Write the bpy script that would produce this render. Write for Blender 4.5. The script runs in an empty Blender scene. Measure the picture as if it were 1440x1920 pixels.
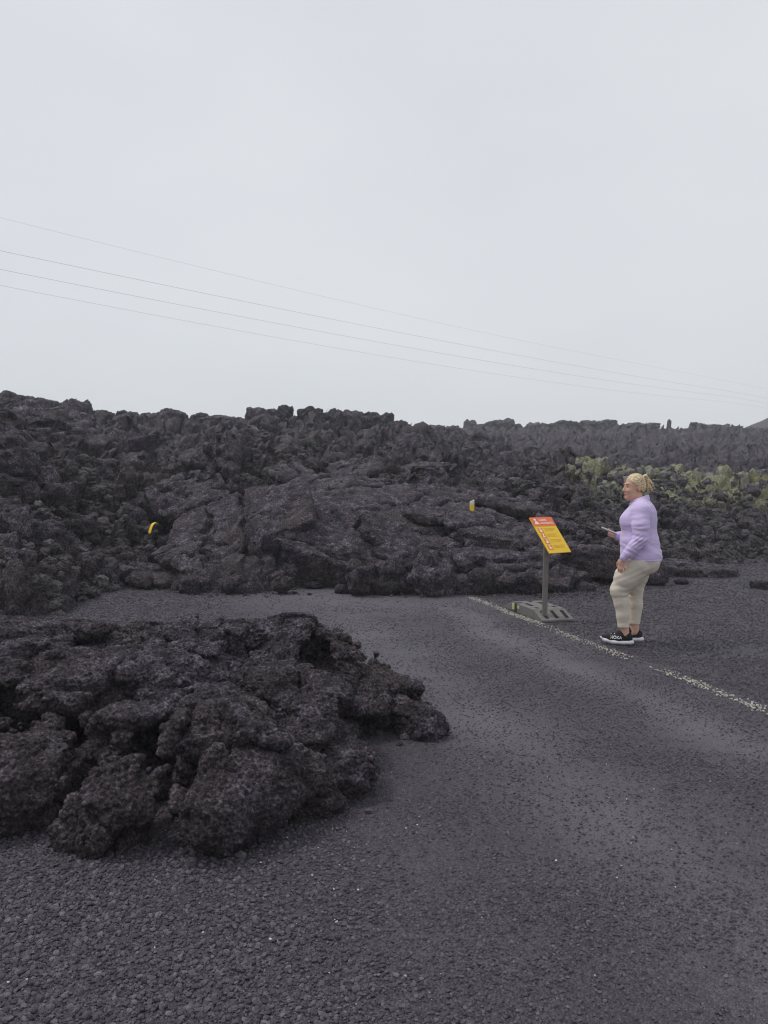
import bpy, bmesh, math, random
import numpy as np
from concurrent.futures import ThreadPoolExecutor
from mathutils import Vector, Matrix
from mathutils.bvhtree import BVHTree

R = math.radians
F32 = np.float32
scene = bpy.context.scene
COL = scene.collection

# ------------------------------------------------------------------ camera
FPX, CXP, CYP, HORIZON, EYE = 1442.0, 720.0, 960.0, 905.0, 1.6
PITCH = math.atan((CYP - HORIZON) / FPX)
cam_d = bpy.data.cameras.new('camera')
cam = bpy.data.objects.new('camera', cam_d)
COL.objects.link(cam)
cam.location = (0, 0, EYE)
cam.rotation_euler = (math.pi / 2 - PITCH, 0, 0)
cam_d.sensor_fit = 'VERTICAL'
cam_d.sensor_height = 36.0
cam_d.lens = 36.0 * FPX / 1920.0
cam_d.clip_start = 0.05
cam_d.clip_end = 6000
scene.camera = cam
scene.render.resolution_x, scene.render.resolution_y = 768, 1024

# ------------------------------------------------------------------ sky and sun (overcast)
SUN_EL, SUN_AZ = R(60), R(282)          # azimuth clockwise from +Y: high on the left
world = bpy.data.worlds.new('World')
scene.world = world
world.use_nodes = True
wn, wl = world.node_tree.nodes, world.node_tree.links
wn.clear()
w_out = wn.new('ShaderNodeOutputWorld')
w_bg = wn.new('ShaderNodeBackground')
w_bg.inputs['Strength'].default_value = 0.1
w_sky = wn.new('ShaderNodeTexSky')
w_sky.sky_type = 'NISHITA'
w_sky.sun_disc = False
w_sky.sun_elevation = SUN_EL
w_sky.sun_rotation = SUN_AZ
w_sky.air_density, w_sky.dust_density = 1.0, 3.0
w_tc = wn.new('ShaderNodeTexCoord')
w_map = wn.new('ShaderNodeMapping')
w_map.inputs['Scale'].default_value = (1.0, 1.0, 2.2)
w_noise = wn.new('ShaderNodeTexNoise')
w_noise.inputs['Scale'].default_value = 1.6
w_noise.inputs['Detail'].default_value = 3.0
w_ramp = wn.new('ShaderNodeValToRGB')
w_ramp.color_ramp.elements[0].position = 0.25
w_ramp.color_ramp.elements[0].color = (6.9, 7.22, 7.62, 1)
w_ramp.color_ramp.elements[1].position = 0.75
w_ramp.color_ramp.elements[1].color = (7.95, 8.22, 8.58, 1)
w_mix = wn.new('ShaderNodeMixRGB')
w_mix.inputs['Fac'].default_value = 0.94      # thick cloud cover in front of the clear sky
wl.new(w_tc.outputs['Generated'], w_map.inputs['Vector'])
wl.new(w_map.outputs['Vector'], w_noise.inputs['Vector'])
wl.new(w_noise.outputs['Fac'], w_ramp.inputs['Fac'])
wl.new(w_sky.outputs['Color'], w_mix.inputs['Color1'])
wl.new(w_ramp.outputs['Color'], w_mix.inputs['Color2'])
wl.new(w_mix.outputs['Color'], w_bg.inputs['Color'])
wl.new(w_bg.outputs['Background'], w_out.inputs['Surface'])

sun_d = bpy.data.lights.new('sun', 'SUN')
sun_d.energy = 1.5
sun_d.angle = R(14)
sun_d.color = (1.0, 0.97, 0.94)
sun = bpy.data.objects.new('sun', sun_d)
COL.objects.link(sun)
sdir = Vector((math.sin(SUN_AZ) * math.cos(SUN_EL), math.cos(SUN_AZ) * math.cos(SUN_EL), math.sin(SUN_EL)))
sun.rotation_euler = sdir.to_track_quat('Z', 'Y').to_euler()
sun.location = sdir * 30

scene.view_settings.view_transform = 'Standard'
scene.view_settings.look = 'None'
scene.view_settings.exposure = 0.0
scene.view_settings.gamma = 1.0
scene.view_settings.use_curve_mapping = False
scene.render.engine = 'CYCLES'
scene.cycles.use_denoising = True
scene.cycles.denoiser = 'OPENIMAGEDENOISE'
scene.cycles.denoising_input_passes = 'RGB_ALBEDO_NORMAL'
scene.cycles.denoising_prefilter = 'ACCURATE'
scene.cycles.pixel_filter_type = 'BLACKMAN_HARRIS'
scene.cycles.filter_width = 1.15
scene.cycles.max_bounces = 6
scene.cycles.volume_bounces = 0
scene.cycles.use_adaptive_sampling = False


# ------------------------------------------------------------------ pixel helpers (photo pixels 1440 x 1920)
def ray(px, py):
    dx, dz = (px - CXP) / FPX, (CYP - py) / FPX
    c, s = math.cos(PITCH), math.sin(PITCH)
    return np.array([dx, c + dz * s, -s + dz * c])


def at(px, py, Y):
    r = ray(px, py)
    t = Y / r[1]
    return np.array([r[0] * t, Y, EYE + r[2] * t])


def ground(px, py, z=0.0):
    r = ray(px, py)
    t = (z - EYE) / r[2]
    return np.array([r[0] * t, r[1] * t, z])


# ------------------------------------------------------------------ noise
GR = np.array([[1, 1, 0], [-1, 1, 0], [1, -1, 0], [-1, -1, 0], [1, 0, 1], [-1, 0, 1], [1, 0, -1], [-1, 0, -1],
               [0, 1, 1], [0, -1, 1], [0, 1, -1], [0, -1, -1], [1, 1, 0], [0, -1, 1], [-1, 1, 0], [0, -1, -1]], F32)


def hash3(ix, iy, iz, seed):
    h = (ix.astype(np.uint32) * np.uint32(374761393) + iy.astype(np.uint32) * np.uint32(668265263)
         + iz.astype(np.uint32) * np.uint32(2147483647) + np.uint32((seed * 974711 + 12345) & 0xffffffff))
    h = (h ^ (h >> np.uint32(13))) * np.uint32(1274126177)
    h = (h ^ (h >> np.uint32(16))) * np.uint32(2246822519)
    return h ^ (h >> np.uint32(15))


POOL = ThreadPoolExecutor(4)
CH = 24000


def chunked(fn, *arrs):
    n = len(arrs[0])
    parts = list(POOL.map(lambda i: fn(*[a[i:i + CH] for a in arrs]), range(0, n, CH)))
    return parts


def perlin(p, seed=0):
    p = np.asarray(p, F32)
    if len(p) > CH:
        return np.concatenate(chunked(lambda q: _perlin(q, seed), p))
    return _perlin(p, seed)


def _perlin(p, seed=0):
    i = np.floor(p)
    f = p - i
    i = i.astype(np.int32)
    u = f * f * f * (f * (f * 6 - 15) + 10)
    out = np.zeros(len(p), F32)
    for dx in (0, 1):
        wx = u[:, 0] if dx else 1 - u[:, 0]
        for dy in (0, 1):
            wy = u[:, 1] if dy else 1 - u[:, 1]
            for dz in (0, 1):
                wz = u[:, 2] if dz else 1 - u[:, 2]
                g = GR[hash3(i[:, 0] + dx, i[:, 1] + dy, i[:, 2] + dz, seed) & np.uint32(15)]
                d = g[:, 0] * (f[:, 0] - dx) + g[:, 1] * (f[:, 1] - dy) + g[:, 2] * (f[:, 2] - dz)
                out += wx * wy * wz * d
    return out


def fbm(p, octs=4, seed=0, gain=0.5, ridged=False):
    p = np.asarray(p, F32)
    out = np.zeros(len(p), F32)
    a, s = 1.0, 1.0
    for o in range(octs):
        n = perlin(p * s + F32(o * 17.3), seed + o)
        out += a * ((1 - 2 * np.abs(n)) * 0.7 - 0.25 if ridged else n)
        a *= gain
        s *= 2.03
    return out


def worley2(x, y, seed=0, jitter=0.9):
    parts = chunked(lambda a, b: _worley2(a, b, seed, jitter), np.asarray(x, F32), np.asarray(y, F32))
    f1, f2, r, ox, oy = zip(*parts)
    return np.concatenate(f1), np.concatenate(f2), [np.concatenate([q[k] for q in r]) for k in range(3)], np.concatenate(ox), np.concatenate(oy)


def _worley2(x, y, seed=0, jitter=0.9):
    """F1, F2 distances, three random numbers of the nearest cell, offset from its centre"""
    ix, iy = np.floor(x).astype(np.int32), np.floor(y).astype(np.int32)
    n = len(x)
    f1, f2 = np.full(n, 9., F32), np.full(n, 9., F32)
    hid = np.zeros(n, np.uint32)
    ox, oy = np.zeros(n, F32), np.zeros(n, F32)
    for a in (-1, 0, 1):
        for b in (-1, 0, 1):
            h = hash3(ix + a, iy + b, ix * 0, seed)
            cx = ix + a + 0.5 + jitter * ((h & np.uint32(1023)).astype(F32) / 1023 - 0.5)
            cy = iy + b + 0.5 + jitter * (((h >> np.uint32(10)) & np.uint32(1023)).astype(F32) / 1023 - 0.5)
            ddx, ddy = (x - cx).astype(F32), (y - cy).astype(F32)
            d = np.sqrt(ddx * ddx + ddy * ddy)
            m = d < f1
            f2 = np.where(m, f1, np.minimum(f2, d))
            f1 = np.where(m, d, f1)
            hid = np.where(m, h, hid)
            ox = np.where(m, ddx, ox)
            oy = np.where(m, ddy, oy)
    h2 = hash3(hid, hid >> np.uint32(7), hid >> np.uint32(3), 7)
    r = [((h2 >> np.uint32(k)) & np.uint32(1023)).astype(F32) / 1023 for k in (0, 10, 20)]
    return f1, f2, r, ox, oy


def _worley3(p, seed):
    i = np.floor(p).astype(np.int32)
    n = len(p)
    f1, f2 = np.full(n, 9., F32), np.full(n, 9., F32)
    hid = np.zeros(n, np.uint32)
    off = np.zeros((n, 3), F32)
    for a in (-1, 0, 1):
        for b in (-1, 0, 1):
            for c in (-1, 0, 1):
                h = hash3(i[:, 0] + a, i[:, 1] + b, i[:, 2] + c, seed)
                dx = p[:, 0] - (i[:, 0] + (a + 0.5 - 0.45)) - 0.9 / 1023 * (h & np.uint32(1023)).astype(F32)
                dy = p[:, 1] - (i[:, 1] + (b + 0.5 - 0.45)) - 0.9 / 1023 * ((h >> np.uint32(10)) & np.uint32(1023)).astype(F32)
                dz = p[:, 2] - (i[:, 2] + (c + 0.5 - 0.45)) - 0.9 / 1023 * ((h >> np.uint32(20)) & np.uint32(1023)).astype(F32)
                d = dx * dx + dy * dy + dz * dz
                m = d < f1
                f2 = np.where(m, f1, np.minimum(f2, d))
                f1 = np.where(m, d, f1)
                hid = np.where(m, h, hid)
                off[m, 0], off[m, 1], off[m, 2] = dx[m], dy[m], dz[m]
    h2 = hash3(hid, hid >> np.uint32(7), hid >> np.uint32(3), 7)
    r = np.stack([((h2 >> np.uint32(k)) & np.uint32(1023)).astype(F32) / 1023 for k in (0, 8, 15, 22)], 1)
    return np.sqrt(f1), np.sqrt(f2), r, off


def worley3(p, seed=0):
    parts = chunked(lambda q: _worley3(q, seed), np.ascontiguousarray(p, F32))
    return [np.concatenate(q) for q in zip(*parts)]


def smooth01(a, b, x):
    t = np.clip((x - a) / (b - a), 0, 1)
    return t * t * (3 - 2 * t)


# ------------------------------------------------------------------ object helpers
def tag(o, label=None, cat=None, group=None, kind=None):
    if label: o['label'] = label
    if cat: o['category'] = cat
    if group: o['group'] = group
    if kind: o['kind'] = kind
    return o


def mesh_from(name, verts, faces, smooth=True):
    verts = np.ascontiguousarray(verts, F32)
    me = bpy.data.meshes.new(name)
    if isinstance(faces, np.ndarray):
        nf, k = faces.shape
        me.vertices.add(len(verts))
        me.vertices.foreach_set('co', verts.ravel())
        me.loops.add(nf * k)
        me.loops.foreach_set('vertex_index', np.ascontiguousarray(faces, np.int32).ravel())
        me.polygons.add(nf)
        me.polygons.foreach_set('loop_start', np.arange(0, nf * k, k, dtype=np.int32))
        me.update(calc_edges=True)
    else:
        me.from_pydata([tuple(map(float, v)) for v in verts], [], faces)
    if smooth:
        me.polygons.foreach_set('use_smooth', np.ones(len(me.polygons), bool))
    me.validate()
    return me


def obj(name, me, mat=None, parent=None, loc=None, rot=None):
    o = bpy.data.objects.new(name, me)
    COL.objects.link(o)
    if mat is not None and len(me.materials) == 0:
        me.materials.append(mat)
    if parent is not None:
        o.parent = parent
    if loc is not None: o.location = loc
    if rot is not None: o.rotation_euler = rot
    return o


def empty(name, loc=(0, 0, 0), rz=0.0):
    o = bpy.data.objects.new(name, None)
    COL.objects.link(o)
    o.location = loc
    o.rotation_euler = (0, 0, rz)
    o.empty_display_size = 0.1
    return o


def box_bm(bm, c, s, rot=None, bevel=0.0):
    m = Matrix.Translation(c)
    if rot is not None:
        m = m @ rot
    m = m @ Matrix.Diagonal((s[0], s[1], s[2], 1))
    r = bmesh.ops.create_cube(bm, size=1.0, matrix=m)
    if bevel:
        ed = list({e for v in r['verts'] for e in v.link_edges})
        bmesh.ops.bevel(bm, geom=ed, offset=bevel, segments=2, affect='EDGES', profile=0.6)


def bm_obj(name, bm, mat, parent=None, smooth=False, loc=None, rot=None):
    me = bpy.data.meshes.new(name)
    bmesh.ops.recalc_face_normals(bm, faces=bm.faces)
    bm.to_mesh(me)
    bm.free()
    if smooth:
        for p in me.polygons: p.use_smooth = True
    return obj(name, me, mat, parent, loc, rot)


# ------------------------------------------------------------------ signed distance volumes + surface nets
class Vol:
    def __init__(self, lo, hi, vox):
        self.lo, self.vox = np.array(lo, F32), vox
        self.n = np.maximum(4, np.ceil((np.array(hi) - np.array(lo)) / vox).astype(int) + 1)
        self.d = np.full(self.n, 0.6, F32)

    def axes(self, sl):
        return [self.lo[k] + self.vox * np.arange(sl[k].start, sl[k].stop, dtype=F32) for k in range(3)]

    def region(self, lo, hi):
        a = np.clip(np.floor((np.array(lo) - self.lo) / self.vox).astype(int), 0, self.n)
        b = np.clip(np.ceil((np.array(hi) - self.lo) / self.vox).astype(int) + 1, 0, self.n)
        return tuple(slice(int(i), int(j)) for i, j in zip(a, b))

    def merge(self, sl, d, k, sub=False):
        a = self.d[sl]
        if sub:
            d = -d
            if k > 0:
                h = np.clip(0.5 - 0.5 * (d - a) / -k, 0, 1) if False else np.clip(0.5 + 0.5 * (d - a) / k, 0, 1)
                self.d[sl] = a * (1 - h) + d * h + k * h * (1 - h)
            else:
                self.d[sl] = np.maximum(a, d)
            return
        if k > 0:
            h = np.clip(0.5 + 0.5 * (a - d) / k, 0, 1)
            self.d[sl] = a * (1 - h) + d * h - k * h * (1 - h)
        else:
            self.d[sl] = np.minimum(a, d)

    def ell(self, c, r, k=0.03, rot=None, sub=False):
        c, r = np.array(c, F32), np.array(r, F32)
        m = float(r.max()) + 2 * k + 3 * self.vox
        sl = self.region(c - m, c + m)
        X, Y, Z = np.meshgrid(*self.axes(sl), indexing='ij', sparse=rot is None)
        X, Y, Z = X - c[0], Y - c[1], Z - c[2]
        if rot is not None:
            M = np.array(rot.to_3x3().transposed(), F32)
            X, Y, Z = (M[i][0] * X + M[i][1] * Y + M[i][2] * Z for i in range(3))
        k0 = np.sqrt((X / r[0]) ** 2 + (Y / r[1]) ** 2 + (Z / r[2]) ** 2)
        k1 = np.sqrt((X / r[0] ** 2) ** 2 + (Y / r[1] ** 2) ** 2 + (Z / r[2] ** 2) ** 2) + 1e-6
        self.merge(sl, (k0 * (k0 - 1) / k1).astype(F32), k, sub)

    def cone(self, a, b, ra, rb, k=0.02, flat=None, sub=False):
        """tapered capsule from a to b; flat=(axis, factor) squeezes it along one axis"""
        a, b = np.array(a, F32), np.array(b, F32)
        m = max(ra, rb) * (1 if flat is None else max(1, 1 / flat[1])) + 2 * k + 3 * self.vox
        sl = self.region(np.minimum(a, b) - m, np.maximum(a, b) + m)
        X, Y, Z = np.meshgrid(*self.axes(sl), indexing='ij', sparse=True)
        P = [X - a[0], Y - a[1], Z - a[2]]
        ba = b - a
        if flat is not None:
            P[flat[0]] = P[flat[0]] * flat[1]
            ba = ba.copy()
            ba[flat[0]] *= flat[1]
        t = np.clip((P[0] * ba[0] + P[1] * ba[1] + P[2] * ba[2]) / max(1e-9, float(ba @ ba)), 0, 1)
        d = np.sqrt((P[0] - t * ba[0]) ** 2 + (P[1] - t * ba[1]) ** 2 + (P[2] - t * ba[2]) ** 2) - (ra + (rb - ra) * t)
        self.merge(sl, d.astype(F32), k, sub)

    def chain(self, pts, k=0.02, flat=None):
        for (p, r), (q, s) in zip(pts[:-1], pts[1:]):
            self.cone(p, q, r, s, k, flat)

    def near(self, band):
        idx = np.argwhere(np.abs(self.d) < band)
        return tuple(idx.T), self.lo + idx.astype(F32) * self.vox

    def mesh(self):
        D, vox = self.d, self.vox
        D[0], D[-1] = np.maximum(D[0], 1e-3), np.maximum(D[-1], 1e-3)
        D[:, 0], D[:, -1] = np.maximum(D[:, 0], 1e-3), np.maximum(D[:, -1], 1e-3)
        D[:, :, 0], D[:, :, -1] = np.maximum(D[:, :, 0], 1e-3), np.maximum(D[:, :, -1], 1e-3)
        S = D < 0
        nx, ny, nz = np.array(D.shape) - 1
        cnt = np.zeros((nx, ny, nz), np.int8)
        cor = [(a, b, c) for a in (0, 1) for b in (0, 1) for c in (0, 1)]
        for a, b, c in cor:
            cnt += S[a:a + nx, b:b + ny, c:c + nz]
        act = np.argwhere((cnt > 0) & (cnt < 8))
        vid = np.full((nx, ny, nz), -1, np.int32)
        vid[tuple(act.T)] = np.arange(len(act))
        acc, num = np.zeros((len(act), 3), F32), np.zeros(len(act), F32)
        for p in cor:
            for ax in range(3):
                if p[ax]: continue
                q = list(p); q[ax] = 1
                d0 = D[act[:, 0] + p[0], act[:, 1] + p[1], act[:, 2] + p[2]]
                d1 = D[act[:, 0] + q[0], act[:, 1] + q[1], act[:, 2] + q[2]]
                m = (d0 < 0) != (d1 < 0)
                t = np.where(m, d0 / np.where(m, d0 - d1, 1), 0)
                pos = np.tile(np.array(p, F32), (len(act), 1))
                pos[:, ax] += t
                acc += pos * m[:, None]
                num += m
        V = self.lo + (act + acc / num[:, None]) * vox
        faces = []
        for ax in range(3):
            u, v = (ax + 1) % 3, (ax + 2) % 3
            lo_s, hi_s = [slice(None)] * 3, [slice(None)] * 3
            lo_s[ax], hi_s[ax] = slice(0, -1), slice(1, None)
            e = np.argwhere(S[tuple(lo_s)] != S[tuple(hi_s)])
            ok = (e[:, u] > 0) & (e[:, v] > 0) & (e[:, u] < D.shape[u] - 1) & (e[:, v] < D.shape[v] - 1)
            e = e[ok]
            inside = S[tuple(e.T)]
            q = []
            for du, dv in ((0, 0), (-1, 0), (-1, -1), (0, -1)):
                c = e.copy(); c[:, u] += du; c[:, v] += dv
                q.append(vid[tuple(c.T)])
            q = np.stack(q, 1)
            q[~inside] = q[~inside][:, ::-1]
            faces.append(q)
        Fq = np.concatenate(faces)
        return V.astype(F32), Fq[(Fq >= 0).all(1)]


def normals(V, Fq):
    n = np.cross(V[Fq[:, 2]] - V[Fq[:, 0]], V[Fq[:, 3]] - V[Fq[:, 1]])
    out = np.zeros_like(V)
    for k in range(4):
        for a in range(3):
            out[:, a] += np.bincount(Fq[:, k], n[:, a], len(V)).astype(F32)
    return out / (np.linalg.norm(out, axis=1, keepdims=True) + 1e-9)


def subdivide(V, Fq):
    """each quad into four"""
    n = len(V)
    E = np.stack([Fq, np.roll(Fq, -1, 1)], 2).reshape(-1, 2)
    E.sort(1)
    key = E[:, 0].astype(np.int64) * n + E[:, 1]
    uq, inv = np.unique(key, return_inverse=True)
    a, b = uq // n, uq % n
    me_ = n + inv.reshape(-1, 4)
    fcn = n + len(uq) + np.arange(len(Fq))
    V2 = np.concatenate([V, 0.5 * (V[a] + V[b]), V[Fq].mean(1)]).astype(F32)
    out = [np.stack([Fq[:, k], me_[:, k], fcn, me_[:, k - 1]], 1) for k in range(4)]
    return V2, np.concatenate(out)


# ------------------------------------------------------------------ materials
class NT:
    def __init__(self, name):
        self.m = bpy.data.materials.new(name)
        self.m.use_nodes = True
        self.n, self.l = self.m.node_tree.nodes, self.m.node_tree.links
        self.b = self.n['Principled BSDF']
        self.tc = self.n.new('ShaderNodeTexCoord')

    def noise(self, scale, detail=4, rough=0.55, coord='Object', stretch=None, dist=0.0):
        t = self.n.new('ShaderNodeTexNoise')
        t.inputs['Scale'].default_value = scale
        t.inputs['Detail'].default_value = detail
        t.inputs['Roughness'].default_value = rough
        t.inputs['Distortion'].default_value = dist
        src = self.tc.outputs[coord]
        if stretch:
            mp = self.n.new('ShaderNodeMapping')
            mp.inputs['Scale'].default_value = stretch
            self.l.new(src, mp.inputs['Vector'])
            src = mp.outputs['Vector']
        self.l.new(src, t.inputs['Vector'])
        return t.outputs['Fac']

    def voro(self, scale, feature='F1', coord='Object', out='Distance'):
        t = self.n.new('ShaderNodeTexVoronoi')
        t.feature = feature
        t.inputs['Scale'].default_value = scale
        self.l.new(self.tc.outputs[coord], t.inputs['Vector'])
        return t.outputs[out]

    def ramp(self, fac, stops):
        r = self.n.new('ShaderNodeValToRGB')
        el = r.color_ramp.elements
        while len(el) < len(stops): el.new(0.5)
        for e, (p, c) in zip(el, stops):
            e.position = p
            e.color = (*c, 1) if len(c) == 3 else c
        self.l.new(fac, r.inputs['Fac'])
        return r.outputs['Color']

    def mix(self, fac, a, b, mode='MIX'):
        m = self.n.new('ShaderNodeMixRGB')
        m.blend_type = mode
        for k, v in (('Fac', fac), ('Color1', a), ('Color2', b)):
            if isinstance(v, (int, float)): m.inputs[k].default_value = v
            elif isinstance(v, tuple): m.inputs[k].default_value = (*v, 1)
            else: self.l.new(v, m.inputs[k])
        return m.outputs['Color']

    def math(self, op, a, b=0.0, clamp=False):
        m = self.n.new('ShaderNodeMath')
        m.operation = op
        m.use_clamp = clamp
        for k, v in enumerate((a, b)):
            if isinstance(v, (int, float)): m.inputs[k].default_value = v
            else: self.l.new(v, m.inputs[k])
        return m.outputs['Value']

    def attr(self, name, out='Fac'):
        a = self.n.new('ShaderNodeAttribute')
        a.attribute_name = name
        return a.outputs[out]

    def bump(self, h, strength=0.5, dist=0.02, prev=None):
        b = self.n.new('ShaderNodeBump')
        b.inputs['Strength'].default_value = strength
        b.inputs['Distance'].default_value = dist
        self.l.new(h, b.inputs['Height'])
        if prev is not None: self.l.new(prev, b.inputs['Normal'])
        self.l.new(b.outputs['Normal'], self.b.inputs['Normal'])
        return b.outputs['Normal']

    def col(self, c):
        if isinstance(c, tuple): self.b.inputs['Base Color'].default_value = (*c, 1)
        else: self.l.new(c, self.b.inputs['Base Color'])
        return self

    def rough(self, r, spec=0.5):
        if isinstance(r, (int, float)): self.b.inputs['Roughness'].default_value = r
        else: self.l.new(r, self.b.inputs['Roughness'])
        self.b.inputs['Specular IOR Level'].default_value = spec
        return self


def plain(name, c, rough=0.6, spec=0.4, var=0.12, scale=30.0, bump=0.0, metal=0.0):
    t = NT(name)
    n = t.noise(scale, 4)
    t.col(t.ramp(n, [(0.3, tuple(x * (1 - var) for x in c)), (0.7, tuple(min(1, x * (1 + var)) for x in c))]))
    t.rough(rough, spec)
    t.b.inputs['Metallic'].default_value = metal
    if bump: t.bump(n, bump, 0.004)
    return t.m


def lava_mat(name, gain=1.0, lichen=False, coord='Object', sc=1.0, vary=0.0, knob=1.0, aged=False):
    t = NT(name)
    g = gain
    big = t.noise(0.7 * sc, 5, 0.6, coord)
    mid = t.noise(6 * sc, 8, 0.72, coord)
    fine = t.noise(42 * sc, 6, 0.8, coord, dist=0.4)
    a = t.ramp(mid, [(0.36, (0.019 * g, 0.015 * g, 0.020 * g)), (0.50, (0.055 * g, 0.044 * g, 0.057 * g)),
                     (0.64, (0.146 * g, 0.122 * g, 0.150 * g))])
    brown = t.ramp(big, [(0.45, (0.0, 0.0, 0.0)), (0.68, (0.65, 0.65, 0.65))])
    a = t.mix(brown, a, (0.058 * g, 0.043 * g, 0.041 * g))
    f = t.ramp(fine, [(0.40, (0.28, 0.28, 0.28)), (0.5, (0.85, 0.85, 0.85)), (0.60, (2.5, 2.5, 2.5))])  # random speckle; its bright end puts vesicle-rim glints into the colour
    a = t.mix(1.0, a, f, 'MULTIPLY')
    if vary:
        oi = t.n.new('ShaderNodeObjectInfo')
        a = t.mix(1.0, a, t.ramp(oi.outputs['Random'], [(0.0, (1 - vary,) * 3), (1.0, (1 + vary,) * 3)]), 'MULTIPLY')
    if lichen:
        l1 = t.noise(1.7 * sc, 7, 0.75, coord)
        lm = t.ramp(l1, [(0.46, (0, 0, 0)), (0.58, (1, 1, 1))])
        a = t.mix(lm, a, t.ramp(fine, [(0.3, (0.07, 0.07, 0.06)), (0.7, (0.40, 0.40, 0.35))]))
    if aged:
        om = t.attr('old')
        l1 = t.noise(1.5, 7, 0.75, coord)
        lm = t.math('MULTIPLY', om, t.ramp(l1, [(0.45, (0, 0, 0)), (0.53, (1, 1, 1))]))
        a = t.mix(lm, a, t.ramp(fine, [(0.3, (0.09, 0.09, 0.078)), (0.7, (0.38, 0.38, 0.33))]))
        m1 = t.noise(0.55, 6, 0.65, coord)
        mm = t.math('MULTIPLY', om, t.ramp(m1, [(0.42, (0, 0, 0)), (0.50, (1, 1, 1))]))
        a = t.mix(mm, a, t.mix(1.0, t.ramp(mid, [(0.3, (0.14, 0.14, 0.082)), (0.7, (0.32, 0.31, 0.19))]), f, 'MULTIPLY'))
    t.col(a)
    t.rough(0.72, 0.22)
    v = t.voro(30 * sc, 'F1', coord)
    h = t.math('SUBTRACT', fine, t.math('MULTIPLY', v, 0.7))
    n1 = t.bump(t.noise(11 * sc, 6, 0.75, coord, dist=0.8), 0.8 * knob, 0.05)
    t.bump(h, 0.9 * knob, 0.022, n1)
    return t.m


MAT_LAVA = lava_mat('lava_rock')
MAT_FIELD = lava_mat('lava_field_rock', 0.9, aged=True)
MAT_SLAB = lava_mat('lava_crust', 1.02)
MAT_TONGUE = lava_mat('lava_tongue_rock', 1.15, sc=1.35)
MAT_LICHEN = lava_mat('lichen_rock', 1.1, True, sc=0.3, vary=0.25)
MAT_BLOCK = lava_mat('lava_block', 0.9, sc=0.25, vary=0.35)


# ------------------------------------------------------------------ ground, road
ROAD_A, ROAD_B = ground(890, 1125)[:2], ground(1440, 1335)[:2]        # worn edge line
ROAD_DIR = (ROAD_A - ROAD_B) / np.linalg.norm(ROAD_A - ROAD_B)
ROAD_N = np.array([ROAD_DIR[1], -ROAD_DIR[0]])                        # to the right of the road


def ground_h(x, y):
    p = np.stack([x, y, x * 0], 1)
    return 0.012 * fbm(p * 0.9, 3, 5)


def off_line(x, y):
    """signed distance from the edge line, positive on the verge side"""
    return (x - ROAD_B[0]) * ROAD_N[0] + (y - ROAD_B[1]) * ROAD_N[1]


def gravel_mat():
    t = NT('packed_gravel')
    n1 = t.noise(1.1, 5, 0.6)
    n2 = t.noise(9, 4, 0.6)
    n3 = t.noise(120, 3, 0.6)
    a = t.ramp(n1, [(0.3, (0.037, 0.031, 0.040)), (0.7, (0.062, 0.053, 0.068))])
    a = t.mix(1.0, a, t.ramp(n2, [(0.3, (0.8, 0.8, 0.8)), (0.7, (1.2, 1.2, 1.2))]), 'MULTIPLY')
    a = t.mix(1.0, a, t.ramp(n3, [(0.3, (0.6, 0.6, 0.6)), (0.7, (1.4, 1.4, 1.4))]), 'MULTIPLY')
    vc = t.n.new('ShaderNodeTexVoronoi')
    vc.inputs['Scale'].default_value = 95
    t.l.new(t.tc.outputs['Object'], vc.inputs['Vector'])
    bw = t.n.new('ShaderNodeRGBToBW')
    t.l.new(vc.outputs['Color'], bw.inputs['Color'])
    a = t.mix(1.0, a, t.ramp(bw.outputs['Val'], [(0.2, (0.55,) * 3), (0.8, (1.5,) * 3)]), 'MULTIPLY')
    dust = t.attr('dust')
    a = t.mix(dust, a, t.mix(1.0, (0.128, 0.114, 0.138), t.ramp(n3, [(0.3, (0.7,) * 3), (0.7, (1.3,) * 3)]), 'MULTIPLY'))
    t.col(a)
    t.rough(0.60, 0.5)
    v = t.math('SUBTRACT', 1.0, t.voro(95, 'F1'))
    n = t.bump(v, 1.0, 0.012)
    t.bump(n3, 0.5, 0.006, n)
    return t.m


def dust_at(x, y):
    """compacted pale wheel tracks running along the road, and a broad paler stretch farther off"""
    o = off_line(x, y)
    p = np.stack([x, y, x * 0], 1)
    w = 0.12 * perlin(p * 0.8, 31) + 0.05 * perlin(p * 3, 32)
    tr = 0.8 * np.exp(-((o + 0.66 + w) / 0.27) ** 2) + 0.7 * np.exp(-((o + 2.0 + w) / 0.38) ** 2) \
        + 0.15 * np.exp(-((o + 3.5 + w) / 0.7) ** 2)
    tr *= 0.75 + 0.5 * perlin(p * 1.3, 33)
    far = smooth01(8.5, 10.5, y) * np.exp(-((o + 1.5) / 1.7) ** 2) * 0.9  # broad paler stretch across the lane farther off
    return np.clip(np.maximum(tr, far) + 0.25 * perlin(p * 5, 34) * tr, 0, 1)


def grid_mesh(name, xs, ys, zf):
    X, Y = np.meshgrid(xs, ys, indexing='ij')
    x, y = X.ravel().astype(F32), Y.ravel().astype(F32)
    V = np.stack([x, y, zf(x, y)], 1)
    nx, ny = len(xs), len(ys)
    i = (np.arange(nx - 1)[:, None] * ny + np.arange(ny - 1)[None]).ravel()
    return V, np.stack([i, i + ny, i + ny + 1, i + 1], 1)


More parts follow.
